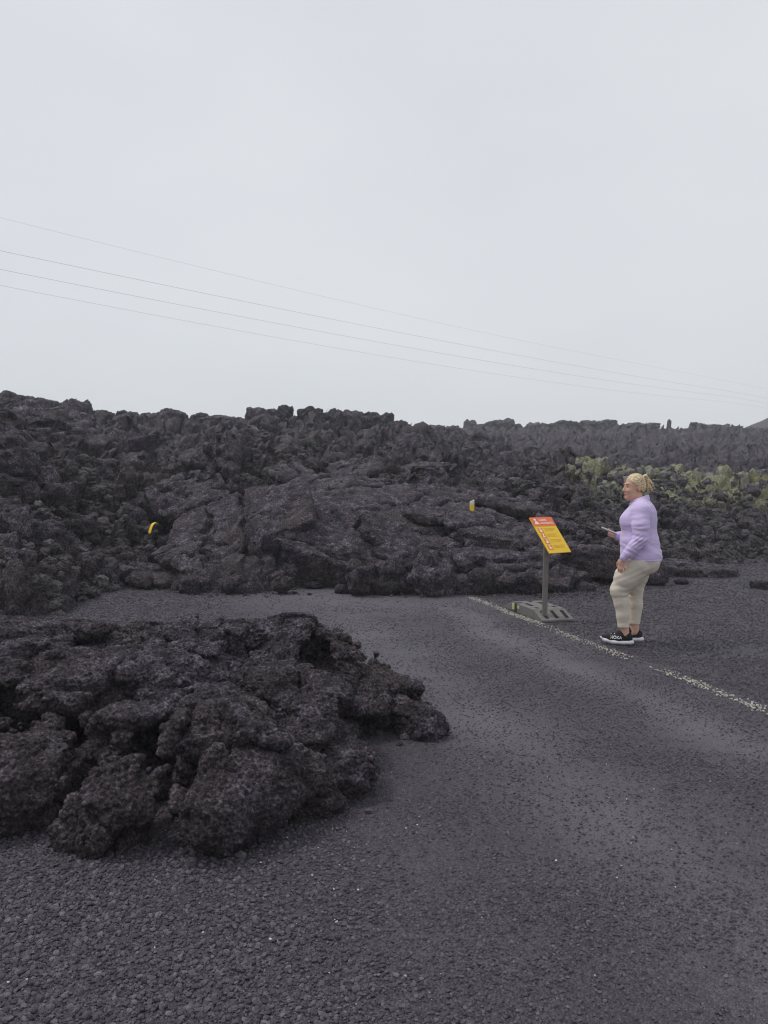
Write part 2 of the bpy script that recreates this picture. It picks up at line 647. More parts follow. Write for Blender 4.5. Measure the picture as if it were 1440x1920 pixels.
MAT_GRAVEL = gravel_mat()
gx = np.concatenate([[-3000, -300, -60, -20], np.arange(-9, 11.01, 0.1), [20, 60, 300, 3000]])
gy = np.concatenate([[-300, -40, -10], np.arange(0, 19.01, 0.1), [30, 60, 300, 3000]])
V, Fq = grid_mesh('ground', gx, gy, lambda x, y: ground_h(x, y) * (np.abs(x) < 15) - 0.0)
me = mesh_from('ground', V, Fq)
me.attributes.new('dust', 'FLOAT', 'POINT').data.foreach_set('value', np.zeros(len(V), F32))
tag(obj('ground', me, MAT_GRAVEL), kind='structure')

# road: a strip from the edge line to the left, 4 mm proud of the verge
s_ = np.arange(-14, 9.01, 0.06)
w_ = np.arange(-7.2, 0.121, 0.06)
S, W = np.meshgrid(s_, w_, indexing='ij')
rx = (ROAD_B[0] + ROAD_DIR[0] * S + ROAD_N[0] * W).ravel().astype(F32)
ry = (ROAD_B[1] + ROAD_DIR[1] * S + ROAD_N[1] * W).ravel().astype(F32)
RV = np.stack([rx, ry, ground_h(rx, ry) + 0.004], 1)
i = (np.arange(len(s_) - 1)[:, None] * len(w_) + np.arange(len(w_) - 1)[None]).ravel()
me = mesh_from('road', RV, np.stack([i, i + 1, i + len(w_) + 1, i + len(w_)], 1)[:, ::-1])
me.attributes.new('dust', 'FLOAT', 'POINT').data.foreach_set('value', dust_at(rx, ry).astype(F32))
road = tag(obj('road', me, MAT_GRAVEL), kind='structure')

# ------------------------------------------------------------------ lava field terrain
# profiles: photo column -> (distance, photo row) as the slope climbs away from the road
PROF = {
    -500: [(8.0, 1230), (8.6, 1120), (10, 1000), (12, 900), (15, 860), (20, 818), (26, 796), (33, 762), (37, 772), (60, 807), (110, 870)],
    0:    [(8.6, 1172), (9.3, 1090), (10.5, 1000), (12.5, 905), (14.5, 865), (19, 828), (26, 806), (33, 776), (37, 782), (60, 822), (110, 870)],
    90:   [(9.2, 1158), (9.7, 1090), (11, 1000), (13, 890), (15, 862), (19, 838), (26, 816), (33, 784), (37, 790), (60, 827), (110, 872)],
    160:  [(10.4, 1125), (11.0, 1080), (12, 1020), (13.5, 925), (16, 880), (20, 853), (27, 829), (34, 794), (38, 802), (60, 827), (110, 872)],
    230:  [(11.9, 1080), (12.3, 1045), (13, 1000), (14, 950), (16.5, 895), (20, 863), (27, 836), (34, 802), (38, 810), (60, 832), (110, 872)],
    330:  [(11.3, 1098), (11.8, 1050), (12.6, 1005), (13.8, 955), (16, 905), (20, 863), (27, 838), (34, 808), (38, 816), (60, 832), (110, 872)],
    450:  [(11.2, 1098), (11.7, 1040), (12.6, 980), (14, 930), (16, 895), (19, 858), (26, 838), (34, 802), (38, 810), (60, 832), (110, 872)],
    600:  [(11.6, 1090), (12.0, 1040), (12.7, 985), (14, 935), (16, 908), (19, 880), (24, 865), (30, 822), (34, 796), (38, 806), (60, 837), (110, 872)],
    720:  [(11.3, 1098), (11.8, 1050), (12.5, 1000), (14, 945), (16, 918), (19, 892), (24, 872), (31, 822), (35, 802), (40, 814), (60, 837), (110, 872)],
    830:  [(11.1, 1105), (11.6, 1060), (12.5, 1005), (14, 955), (16, 928), (19, 902), (25, 882), (34, 839), (41, 820), (48, 829), (62, 829), (80, 809), (110, 850)],
    1000: [(11.0, 1108), (11.6, 1055), (12.6, 1010), (14, 975), (17, 935), (22, 895), (30, 870), (42, 860), (60, 835), (80, 809), (110, 850)],
    1100: [(11.5, 1095), (12.1, 1045), (13.2, 1000), (15, 965), (18, 925), (22, 886), (24, 886), (27, 900), (34, 905), (45, 878), (62, 832), (80, 810), (110, 850)],
    1250: [(13.2, 1078), (14.0, 1050), (15.5, 1015), (18, 962), (21, 915), (24, 894), (27, 905), (34, 910), (46, 878), (62, 832), (80, 810), (110, 850)],
    1440: [(15.2, 1058), (16.5, 1030), (18.5, 990), (20.5, 950), (23, 915), (25.5, 895), (29, 905), (35, 910), (46, 878), (62, 832), (80, 811), (110, 850)],
    1950: [(16, 1050), (17, 1025), (19, 985), (21, 945), (23.5, 910), (26, 890), (30, 900), (36, 910), (46, 878), (62, 832), (80, 811), (110, 850)],
}
PCOL = np.array(sorted(PROF))
PTAN = (PCOL - CXP) / FPX
LY = np.linspace(math.log(6), math.log(130), 700)
PZ = []
for c in PCOL:
    pr = PROF[c]
    Ys = [pr[0][0] - 0.9, pr[0][0] - 0.25] + [p[0] for p in pr] + [130]
    Zs = [-0.6, -0.25] + [at(c, py, Y)[2] for Y, py in pr] + [at(c, pr[-1][1], pr[-1][0])[2] - 2]
    PZ.append(np.interp(np.exp(LY), Ys, Zs))
PZ = np.array(PZ, F32)
for _ in range(2):
    PZ[:, 1:-1] = 0.5 * PZ[:, 1:-1] + 0.25 * (PZ[:, 2:] + PZ[:, :-2])


def base_z(x, y):
    p = np.stack([x, y, x * 0], 1)
    y2 = y + 0.35 * fbm(p * 0.8, 3, 61) * smooth01(9, 11, y)
    x2 = x + 0.25 * fbm(p * 0.9, 2, 62)
    tn = x2 / np.maximum(y2, 1)
    ci = np.clip(np.interp(tn, PTAN, np.arange(len(PTAN))), 0, len(PTAN) - 1.001)
    k = ci.astype(int)
    fc = smooth01(0, 1, ci - k) * 0.6 + (ci - k) * 0.4
    li = np.clip((np.log(np.maximum(y2, 6)) - LY[0]) / (LY[1] - LY[0]), 0, len(LY) - 1.001)
    j = li.astype(int)
    fj = li - j
    za = PZ[k, j] * (1 - fj) + PZ[k, j + 1] * fj
    zb = PZ[k + 1, j] * (1 - fj) + PZ[k + 1, j + 1] * fj
    return za * (1 - fc) + zb * fc


def macro_z(x, y):
    b = base_z(x, y)
    p = np.stack([x, y, x * 0], 1)
    ramp = smooth01(-0.3, 0.6, b)
    far = smooth01(16, 40, y)
    tn = x / np.maximum(y, 1)
    z = (0.40 + 0.12 * far) * fbm(p * 0.42, 3, 75) + (0.24 + 0.16 * far) * fbm(p * 1.15, 2, 76, 0.6)
    z += (0.26 + 0.15 * smooth01(-0.25, -0.38, tn)) * fbm(p * 0.8, 3, 77, 0.6, True)
    hollow = smooth01(-0.34, -0.24, tn) * (1 - smooth01(0.16, 0.26, tn)) * smooth01(11.2, 12.0, y) * (1 - smooth01(14.0, 16.0, y))
    z -= 1.0 * hollow
    return b + z * ramp - 0.10 * ramp, ramp


def rubble(P, cell, seed, warp=0.25, tilt=0.9, dome=0.30):
    """blocky displacement: every cell of space is one clinker block with its own height, tilt and dome"""
    W = P + warp * cell * np.stack([perlin(P / cell * 1.4 + 3, seed), perlin(P / cell * 1.4 + 11, seed + 1), perlin(P / cell * 1.4 + 19, seed + 2)], 1)
    f1, f2, r, off = worley3(W / cell * np.array([1, 1, 1.25], F32), seed)
    tl = (r[:, 1:] - 0.5) * 2
    h = 1.0 * (r[:, 0] - 0.5) + tilt * (tl * off).sum(1) + dome * np.sqrt(np.clip(1 - (f1 / 0.85) ** 2, 0, 1)) - 0.9 * np.exp(-(f2 - f1) / 0.085)
    return cell * h


def field_pts(x, y):
    z, ramp = macro_z(x, y)
    e = 0.05 + 0.004 * y
    zx, zy = macro_z(x + e, y)[0], macro_z(x, y + e)[0]
    N = np.stack([-(zx - z) / e, -(zy - z) / e, np.ones_like(z)], 1)
    N /= np.linalg.norm(N, axis=1, keepdims=True)
    P = np.stack([x, y, z], 1).astype(F32)
    tn = x / np.maximum(y, 1)
    smooth = np.exp(-((tn + 0.12) / 0.26) ** 2) * smooth01(10, 11, y) * (1 - smooth01(15, 20, y))
    old = smooth01(0.20, 0.30, tn) * smooth01(12, 14, y) * (1 - smooth01(26, 30, y))
    lo = np.clip(1 + 1.1 * fbm(P * 0.5, 2, 78), 0.45, 1.7)
    rough = (1 - 0.2 * smooth - 0.25 * old) * lo
    far = smooth01(18, 45, y)
    D = 0.22 * rubble(P, 1.25, 81, 0.2, 1.5, 0.1) * (1 + 0.2 * far) * (1 - 0.5 * old)
    D += 0.36 * rubble(P, 0.52, 82, 0.18, 1.7, 0.05) * rough * (1 + 0.5 * far)
    D += 0.36 * rubble(P, 0.21, 83, 0.18, 1.7, 0.05) * rough * (1 - smooth01(30, 45, y))
    D += 0.13 * fbm(P * 3.0, 4, 73, 0.65, True) * rough
    big = smooth01(30, 60, y)
    if big.max() > 0:
        D += big * 0.55 * fbm(P * 0.8, 4, 74, 0.65, True)
    return P + N * (D * (0.12 + 0.88 * ramp))[:, None]


th = np.tan(np.concatenate([np.linspace(R(-46), R(-28.6), 50)[:-1], np.linspace(R(-28.5), R(28.5), 760), np.linspace(R(28.6), R(46), 50)[1:]]))
yy = np.concatenate([np.exp(np.linspace(math.log(7.6), math.log(20), 520)), np.exp(np.linspace(math.log(20.05), math.log(44), 230)),
                     np.exp(np.linspace(math.log(44.4), math.log(128), 130))])
T, Yg = np.meshgrid(th, yy, indexing='ij')
fx, fy = (T * Yg).ravel().astype(F32), Yg.ravel().astype(F32)
land = base_z(fx, fy) > -0.45
P3 = np.full((len(fx), 3), -1.0, F32)
P3[:, 0], P3[:, 1] = fx, fy
P3[land] = field_pts(fx[land], fy[land])
FZ = P3[:, 2].reshape(T.shape)
ny = len(yy)
i = (np.arange(len(th) - 1)[:, None] * ny + np.arange(ny - 1)[None]).ravel()
Fq = np.stack([i, i + ny, i + ny + 1, i + 1], 1)
Fq = Fq[(P3[:, 2][Fq] > -0.14).any(1) & (P3[:, 2][Fq] > -0.9).all(1)]
used = np.zeros(len(P3), bool); used[Fq.ravel()] = True
remap = np.cumsum(used) - 1
me = mesh_from('lava_field', P3[used], remap[Fq], False)


def old_mask(x, y):
    tn = x / np.maximum(y, 1)
    p = np.stack([x, y, x * 0], 1)
    n = fbm(p * 0.6, 3, 41)
    return smooth01(0.225, 0.27, tn + 0.03 * n) * smooth01(18.6, 20.8, y - 1.6 * n + 3.0 * smooth01(0.40, 0.28, tn)) * (1 - smooth01(26.5, 29, y))


me.attributes.new('old', 'FLOAT', 'POINT').data.foreach_set('value', old_mask(P3[used][:, 0], P3[used][:, 1]).astype(F32))
lava = tag(obj('lava_field', me, MAT_FIELD), kind='structure')


def field_z(x, y):
    """height of the built field (nearest grid point)"""
    a = np.clip(np.round(np.interp(np.asarray(x) / np.asarray(y), th, np.arange(len(th)))).astype(int), 0, len(th) - 1)
    b = np.clip(np.round(np.interp(y, yy, np.arange(ny))).astype(int), 0, ny - 1)
    return FZ[a, b].astype(F32)


# ------------------------------------------------------------------ rock generator: broken plates and blocks
def rock_mesh(name, sx, sy, sz, seed, vox, sides=7, dome=0.12, rnd=0.10, rough=1.0, strata=1.0, cracks=1, detail=None):
    rng = np.random.RandomState(seed)
    m = 0.22 * min(sx, sy) + 0.08 * sz + 3 * vox
    v = Vol((-sx - m, -sy - m, -sz - m), (sx + m, sy + m, sz + m), vox)
    X, Y, Z = np.meshgrid(*v.axes(tuple(slice(0, int(n)) for n in v.n)), indexing='ij')
    P = np.stack([X.ravel(), Y.ravel(), Z.ravel()], 1)
    s = min(sx, sy)
    so = F32(seed * 3.17)
    d0 = np.maximum(np.maximum(np.abs(P[:, 0]) - sx, np.abs(P[:, 1]) - sy), np.abs(P[:, 2]) - sz)
    inner = np.maximum(np.maximum(np.abs(P[:, 0]) - sx * 0.5, np.abs(P[:, 1]) - sy * 0.5), np.abs(P[:, 2]) - sz * 0.4)
    sel = (d0 < 0.14 * s) & (inner > 0)
    full = np.where(inner <= 0, -1.0, 1.0).astype(F32)
    P = P[sel]
    Wp = P + 0.09 * s * np.stack([fbm(P / s * 0.9 + so, 2, seed), fbm(P / s * 0.9 + so + 7, 2, seed + 1), 0.4 * fbm(P / s * 0.8 + so + 13, 2, seed + 2)], 1)
    x, y, z = Wp.T
    d = np.full(len(P), -9., F32)
    for k in range(sides):
        a = 2 * math.pi * (k + rng.uniform(-0.3, 0.3)) / sides
        q = rng.uniform(0.82, 1.06)
        nx, ny_ = math.cos(a) / sx, math.sin(a) / sy
        L = math.hypot(nx, ny_)
        tilt = rng.uniform(-0.35, 0.35)
        d = np.maximum(d, (nx * x + ny_ * y) / L - q / L + tilt * z)
    e = np.clip((x / sx) ** 2 + (y / sy) ** 2, 0, 2)
    zt = sz - dome * 2 * sz * e + 0.25 * sz * fbm(np.stack([x, y, x * 0], 1) / s * 1.3 + so, 3, seed + 3)
    zb = -sz * (1 - 0.35 * e)
    dz = np.maximum(z - zt, zb - z) * 0.9
    kk = rnd * 2
    h = np.clip(0.5 + 0.5 * (d - dz) / kk, 0, 1)
    d = dz * (1 - h) + d * h + kk * h * (1 - h)
    nb = np.abs(d) < 0.3 * s + 4 * vox
    Pn = P[nb]
    dd = -0.07 * s * rough * fbm(Pn / s * 2.2 + so, 4, seed + 5, 0.55)
    if strata:
        Ps = Pn * np.array([1.2, 1.2, 9.0], F32) / max(s, 0.3)
        dd += 0.045 * s * strata * fbm(Ps + so, 3, seed + 6)
    for c in range(cracks):
        a = rng.uniform(0, math.pi)
        o = rng.uniform(-0.5, 0.5) * s
        line = Pn[:, 0] * math.cos(a) + Pn[:, 1] * math.sin(a) - o + 0.35 * s * fbm(Pn / s * 1.1 + so + c * 5, 3, seed + 9 + c)
        wd = rng.uniform(0.02, 0.045) * max(1, s)
        dd = np.maximum(dd, np.maximum(0, (wd * 2.0 + 0.02 - np.abs(line)) * 2.2))
    d[nb] += dd
    full[sel] = d
    v.d = full.reshape(v.n).astype(F32)
    V, Fq = v.mesh()
    if len(V) < 10:
        return None
    N = normals(V, Fq)
    amp = vox * 1.3 if detail is None else detail
    V = V + N * (amp * fbm(V / (vox * 4.5), 3, seed + 20, 0.6, True))[:, None]
    return mesh_from(name, V, Fq, False)


# big broken crust plates of the flow front: column, row, distance, width px, depth m, half thickness m, tilt, roll, yaw, seed, sides
SLABS = [
    (655, 1036, 12.15, 370, 1.55, 0.30, 36, 12, 4, 1, 7), (450, 992, 12.7, 290, 1.7, 0.22, 36, -16, -8, 2, 6),
    (745, 958, 13.6, 330, 1.8, 0.14, 20, 5, 5, 3, 7), (930, 1000, 12.8, 220, 1.3, 0.17, 20, 11, -10, 4, 6),
    (285, 1078, 11.75, 150, 1.05, 0.10, 17, 8, 12, 5, 6), (395, 1072, 11.7, 130, 0.9, 0.22, 26, 10, -14, 6, 7),
    (420, 1024, 12.2, 190, 0.9, 0.14, 18, -6, 8, 7, 7), (970, 1078, 11.5, 240, 1.0, 0.21, 26, 8, -5, 8, 8),
    (1105, 1048, 12.35, 160, 1.3, 0.32, 12, 4, 10, 9, 8), (1285, 1073, 13.2, 215, 1.0, 0.18, 8, 4, -4, 10, 8),
    (1010, 1036, 12.4, 150, 1.0, 0.20, 18, 12, 14, 11, 7), (885, 984, 13.8, 180, 1.3, 0.13, 20, 6, -12, 12, 6),
    (545, 945, 13.9, 200, 1.3, 0.15, 28, -8, 10, 13, 7), (430, 860, 19.5, 220, 2.0, 0.18, 26, -10, 6, 14, 6),
    (480, 886, 17.3, 160, 1.4, 0.15, 24, 8, -10, 15, 6), (365, 914, 15.6, 140, 1.2, 0.18, 32, -14, 18, 16, 6),
    (575, 896, 16.6, 150, 1.3, 0.14, 20, 10, 10, 17, 7), (650, 886, 18.0, 150, 1.4, 0.14, 24, -8, -8, 18, 6),
    (712, 914, 15.8, 180, 1.2, 0.12, 13, 6, 12, 19, 7), (330, 948, 14.2, 80, 1.1, 0.16, 50, -30, 30, 20, 5),
    (850, 928, 15.4, 150, 1.1, 0.12, 14, 8, -8, 21, 6), (800, 888, 19.0, 150, 1.4, 0.15, 18, -6, 20, 22, 7),
    (960, 948, 15.0, 150, 1.1, 0.14, 15, 10, 0, 23, 7), (1060, 988, 14.0, 130, 1.1, 0.17, 14, 6, 14, 24, 7),
    (225, 872, 17.5, 140, 1.4, 0.15, 18, -8, -6, 25, 7), (855, 1056, 11.85, 120, 0.9, 0.22, 30, 6, 14, 26, 7),
    (535, 975, 13.0, 130, 1.0, 0.14, 30, -22, 20, 27, 6), (785, 1012, 12.5, 190, 1.0, 0.16, 20, 10, -10, 28, 7),
    (340, 1034, 12.25, 120, 0.9, 0.13, 22, -12, -20, 29, 6), (1180, 1070, 12.6, 130, 0.8, 0.15, 12, 5, 6, 30, 7),
    (640, 940, 14.3, 150, 1.0, 0.10, 14, 3, -12, 31, 6), (820, 975, 13.2, 160, 0.9, 0.10, 8, 8, 10, 32, 6),
    (380, 960, 13.4, 130, 1.1, 0.14, 34, -20, 6, 33, 6), (600, 912, 15.2, 170, 1.1, 0.12, 18, -4, -6, 34, 6),
    (920, 1040, 12.1, 130, 0.8, 0.15, 24, 14, 8, 35, 7), (500, 1070, 11.75, 150, 0.8, 0.15, 30, 4, 0, 36, 7),
]
rng_s = np.random.RandomState(2)
for (px, py, Y, wpx, dep, ht, tilt, roll, yaw, seed, sides) in SLABS:
    hw = 0.5 * wpx * Y / FPX
    if seed not in (1, 2, 6, 8, 20, 27, 33):
        ht, tilt = ht * 0.8, tilt * 0.95 + rng_s.uniform(-5, 5)
        if hw < 1.2: hw, dep = hw * 0.88, dep * 0.9
    vox = 0.024 if Y < 13.5 else 0.034
    flat_top = hw > 0.75
    me = rock_mesh('slab', hw, dep / 2, ht, 100 + seed, vox, sides, 0.05, 0.015, 0.45 if flat_top else 0.9, 0.7 if flat_top else 1.3, 2)
    c = at(px, py, Y + rng_s.uniform(-0.16, 0.16))
    obj('slab', me, MAT_SLAB, lava, c, (R(tilt), R(roll), R(yaw)))

# blocks: 14 shared shapes
BLOCKS = [rock_mesh('boulder', 1.0, rs, rz_, 300 + k, 0.115, 5 + k % 4, 0.05, 0.02, 1.7, 1.5, 0, 0.16)
          for k, (rs, rz_) in enumerate([(0.9, 0.7), (0.8, 0.55), (0.75, 0.8), (0.95, 0.6), (0.7, 0.45), (0.85, 0.9), (0.8, 0.7),
                                         (0.65, 0.5), (0.9, 0.85), (0.75, 0.6)])]
CRAGS = [rock_mesh('crag', 1.0, 0.8, zz, 340 + k, 0.10, 4 + k % 3, 0.10, 0.01, 1.5, 2.6, 2, 0.14) for k, zz in enumerate((0.9, 1.1, 0.75, 1.3, 1.0, 0.85))]
for me in BLOCKS + CRAGS: me.materials.append(MAT_BLOCK)
BLOCKS_L = [me.copy() for me in BLOCKS]
for me in BLOCKS_L:
    me.materials.clear(); me.materials.append(MAT_LICHEN)

rng = np.random.RandomState(11)


def put_block(x, y, size, meshes=BLOCKS, name='boulder', sink=0.25, zs=1.0, z=None, tiltmax=0.5, parent=lava):
    if z is None:
        z = float(field_z(np.array([x], F32), np.array([y], F32))[0])
    o = bpy.data.objects.new(name, meshes[rng.randint(len(meshes))])
    COL.objects.link(o)
    o.parent = parent
    o.location = (x, y, z + size * (0.55 - sink) * zs)
    o.rotation_euler = (rng.uniform(-tiltmax, tiltmax), rng.uniform(-tiltmax, tiltmax), rng.uniform(0, 6.28))
    o.scale = (size * rng.uniform(0.85, 1.15), size * rng.uniform(0.85, 1.15), size * zs * rng.uniform(0.85, 1.15))
    return o


# rounded lumps at the foot of the flow, in a row on the road
for px, py, wp in ((682, 1094, 84), (722, 1098, 62), (765, 1094, 70), (812, 1092, 92), (858, 1100, 66), (645, 1108, 34), (900, 1102, 60),
                   (1040, 1098, 70), (1075, 1092, 40), (1222, 1078, 60), (735, 1072, 60), (800, 1062, 60), (355, 1100, 40), (440, 1092, 46),
                   (530, 1096, 40), (985, 1103, 66)):
    g = ground(px, 1118 if px < 1000 else 1100)
    Y = g[1] + 0.25
    p = at(px, py, Y)
    put_block(p[0], Y, 0.5 * wp * Y / FPX, z=p[2], sink=0.55, tiltmax=0.4)
# clinker blocks of the left bank
n = 0
while n < 75:
    px, Y = rng.uniform(-60, 320), rng.uniform(9.2, 16)
    x = (px - CXP) / FPX * Y
    b = float(base_z(np.array([x], F32), np.array([Y], F32))[0])
    if b < 0.05: continue
    put_block(x, Y, 0.07 + 0.20 * rng.rand() ** 2.2 + 0.05 * (Y > 12))
    n += 1
for px, Y, sz in ((30, 10.6, 0.42), (110, 11.0, 0.36), (-40, 10.0, 0.5), (75, 12.6, 0.7), (170, 12.4, 0.34), (20, 14.0, 0.8), (205, 14.4, 0.5), (140, 16.0, 0.7),
                  (300, 17.5, 0.6), (60, 19.0, 0.9), (240, 21, 0.9), (390, 23, 0.8), (520, 22, 0.7), (690, 24, 0.8), (800, 25, 0.7), (880, 22, 0.55), (980, 19, 0.5),
                  (150, 26, 1.1), (460, 28, 1.0), (620, 29, 0.9), (1010, 33, 1.1), (930, 28, 0.9)):
    put_block((px - CXP) / FPX * Y, Y, sz * 0.5, BLOCKS, sink=0.45, tiltmax=0.6)
# rubble of the right bank
n = 0
while n < 95:
    px, Y = rng.uniform(1000, 1480), rng.uniform(12.5, 22)
    x = (px - CXP) / FPX * Y
    b = float(base_z(np.array([x], F32), np.array([Y], F32))[0])
    if b < 0.02: continue
    up = Y > 18.5
    put_block(x, Y, 0.06 + 0.17 * rng.rand() ** 2, BLOCKS_L if (up and rng.rand() < 0.6) else BLOCKS)
    n += 1
# lichen covered blocks of the older, mossy lava
for n in range(55):
    px, Y = rng.uniform(1060, 1490), rng.uniform(20.5, 25.5)
    if px < 1150: Y = rng.uniform(21.5, 24)
    put_block((px - CXP) / FPX * Y, Y, 0.10 + 0.22 * rng.rand() ** 1.6, BLOCKS_L, zs=0.7, sink=0.4)
# crags on the skyline
for px, top, w, Y in ((20, 742, 60, 33), (68, 748, 50, 33), (140, 756, 40, 33.5), (130, 768, 60, 32), (188, 768, 34, 34), (245, 772, 50, 34),
                      (262, 780, 50, 34), (322, 770, 36, 34), (376, 771, 24, 34), (410, 780, 50, 34), (482, 766, 34, 34), (502, 764, 34, 34),
                      (534, 762, 18, 34), (568, 765, 14, 34), (585, 766, 34, 34), (612, 772, 34, 34), (640, 768, 44, 34), (685, 771, 42, 35),
                      (726, 776, 16, 36), (742, 786, 30, 36), (782, 794, 34, 38), (808, 796, 24, 40), (300, 778, 40, 34), (450, 780, 40, 34),
                      (885, 784, 10, 78), (884, 792, 24, 78), (940, 790, 34, 79), (966, 791, 30, 79), (1050, 790, 40, 79), (1110, 788, 40, 79),
                      (1130, 783, 34, 79), (1190, 789, 30, 79), (1215, 789, 30, 79), (1254, 786, 8, 79), (1310, 791, 40, 79), (1340, 792, 26, 79),
                      (1380, 795, 16, 79), (1010, 793, 30, 79)):
    p = at(px, top + (1 if Y < 45 else 3), Y)
    size = 0.72 * w * Y / FPX
    z0 = float(field_z(np.array([p[0]], F32), np.array([Y], F32))[0])
    hh = max(size * 0.8, min(size * (3.0 if w <= 12 else 1.6), (p[2] - z0) / 1.2 + 0.3))
    if w <= 12: size *= 0.6
    o = put_block(p[0], Y, size, CRAGS, 'crag', z=0, tiltmax=0.15)
    o.scale.z = hh * 0.75
    o.location.z = p[2] - o.scale.z * 0.95


# ------------------------------------------------------------------ scattered stones (uncountable): instanced by geometry nodes
def stone_scatter(name, pts, scl, mat, parent=None, seed=0, flat=0.6, variants=5, sub=2):
    me = bpy.data.meshes.new(name)
    me.vertices.add(len(pts))
    me.vertices.foreach_set('co', np.ascontiguousarray(pts, F32).ravel())
    rg = np.random.RandomState(seed)
    rot = np.stack([rg.uniform(-0.5, 0.5, len(pts)), rg.uniform(-0.5, 0.5, len(pts)), rg.uniform(0, 6.283, len(pts))], 1).astype(F32)
    sc = (scl[:, None] * rg.uniform(0.75, 1.25, (len(pts), 3))).astype(F32)
    sc[:, 2] *= flat
    me.attributes.new('rot', 'FLOAT_VECTOR', 'POINT').data.foreach_set('vector', rot.ravel())
    me.attributes.new('scl', 'FLOAT_VECTOR', 'POINT').data.foreach_set('vector', sc.ravel())
    o = obj(name, me, mat, parent)
    ng = bpy.data.node_groups.new(name + '_nodes', 'GeometryNodeTree')
    ng.interface.new_socket('Geometry', in_out='INPUT', socket_type='NodeSocketGeometry')
    ng.interface.new_socket('Geometry', in_out='OUTPUT', socket_type='NodeSocketGeometry')
    N, L = ng.nodes, ng.links
    gi, go = N.new('NodeGroupInput'), N.new('NodeGroupOutput')
    inst = N.new('GeometryNodeInstanceOnPoints')
    join = N.new('GeometryNodeJoinGeometry')
    for k in range(variants):
        ico = N.new('GeometryNodeMeshIcoSphere')
        ico.inputs['Radius'].default_value = 1.0
        ico.inputs['Subdivisions'].default_value = sub
        pos = N.new('GeometryNodeInputPosition')
        ad = N.new('ShaderNodeVectorMath'); ad.operation = 'ADD'
        ad.inputs[1].default_value = (k * 7.3 + seed, k * 3.1, 1.7 * k)
        L.new(pos.outputs[0], ad.inputs[0])
        vo = N.new('ShaderNodeTexVoronoi'); vo.feature = 'F1'; vo.inputs['Scale'].default_value = 0.9
        L.new(ad.outputs[0], vo.inputs['Vector'])
        no = N.new('ShaderNodeTexNoise'); no.inputs['Scale'].default_value = 1.9; no.inputs['Detail'].default_value = 2
        L.new(ad.outputs[0], no.inputs['Vector'])
        sb = N.new('ShaderNodeVectorMath'); sb.operation = 'SUBTRACT'; sb.inputs[1].default_value = (0.5, 0.5, 0.5)
        L.new(no.outputs['Color'], sb.inputs[0])
        ms = N.new('ShaderNodeVectorMath'); ms.operation = 'SCALE'; ms.inputs['Scale'].default_value = 1.5
        L.new(sb.outputs[0], ms.inputs[0])
        sp = N.new('GeometryNodeSetPosition')
        L.new(ico.outputs['Mesh'], sp.inputs['Geometry'])
        L.new(ms.outputs[0], sp.inputs['Offset'])
        sm = N.new('GeometryNodeSetMaterial'); sm.inputs['Material'].default_value = mat
        L.new(sp.outputs[0], sm.inputs['Geometry'])
        gti = N.new('GeometryNodeGeometryToInstance')
        L.new(sm.outputs[0], gti.inputs[0])
        L.new(gti.outputs[0], join.inputs[0])
    na = N.new('GeometryNodeInputNamedAttribute'); na.data_type = 'FLOAT_VECTOR'; na.inputs['Name'].default_value = 'rot'
    ns = N.new('GeometryNodeInputNamedAttribute'); ns.data_type = 'FLOAT_VECTOR'; ns.inputs['Name'].default_value = 'scl'
    e2r = N.new('FunctionNodeEulerToRotation')
    L.new(na.outputs['Attribute'], e2r.inputs[0])
    L.new(gi.outputs[0], inst.inputs['Points'])
    L.new(join.outputs[0], inst.inputs['Instance'])
    inst.inputs['Pick Instance'].default_value = True
    L.new(e2r.outputs[0], inst.inputs['Rotation'])
    L.new(ns.outputs['Attribute'], inst.inputs['Scale'])
    L.new(inst.outputs[0], go.inputs[0])
    md = o.modifiers.new('scatter', 'NODES')
    md.node_group = ng
    return tag(o, kind='stuff')


def stone_mat(name, lo, hi, rough=0.7, spec=0.3):
    t = NT(name)
    oi = t.n.new('ShaderNodeObjectInfo')
    n = t.noise(2.0, 3)
    a = t.ramp(oi.outputs['Random'], [(0.0, lo), (0.85, hi), (1.0, tuple(min(1, c * 1.5) for c in hi))])
    a = t.mix(1.0, a, t.ramp(n, [(0.3, (0.75,) * 3), (0.7, (1.25,) * 3)]), 'MULTIPLY')
    t.col(a)
    t.rough(rough, spec)
    t.bump(t.noise(5, 4), 0.4, 0.2)
    return t.m


MAT_STONE = stone_mat('gravel_stone', (0.047, 0.040, 0.050), (0.118, 0.103, 0.126), 0.65, 0.35)
MAT_STONE_W = stone_mat('pale_stone', (0.35, 0.34, 0.32), (0.62, 0.60, 0.57))
rg = np.random.RandomState(5)


def strip_pts(y0, y1, dens, margin=1.0):
    hw = 0.52 * y1 + margin
    n = int(dens * (y1 - y0) * 2 * hw)
    p = np.stack([rg.uniform(-hw, hw, n), rg.uniform(y0, y1, n)], 1)
    return p[np.abs(p[:, 0]) < 0.52 * p[:, 1] + margin]


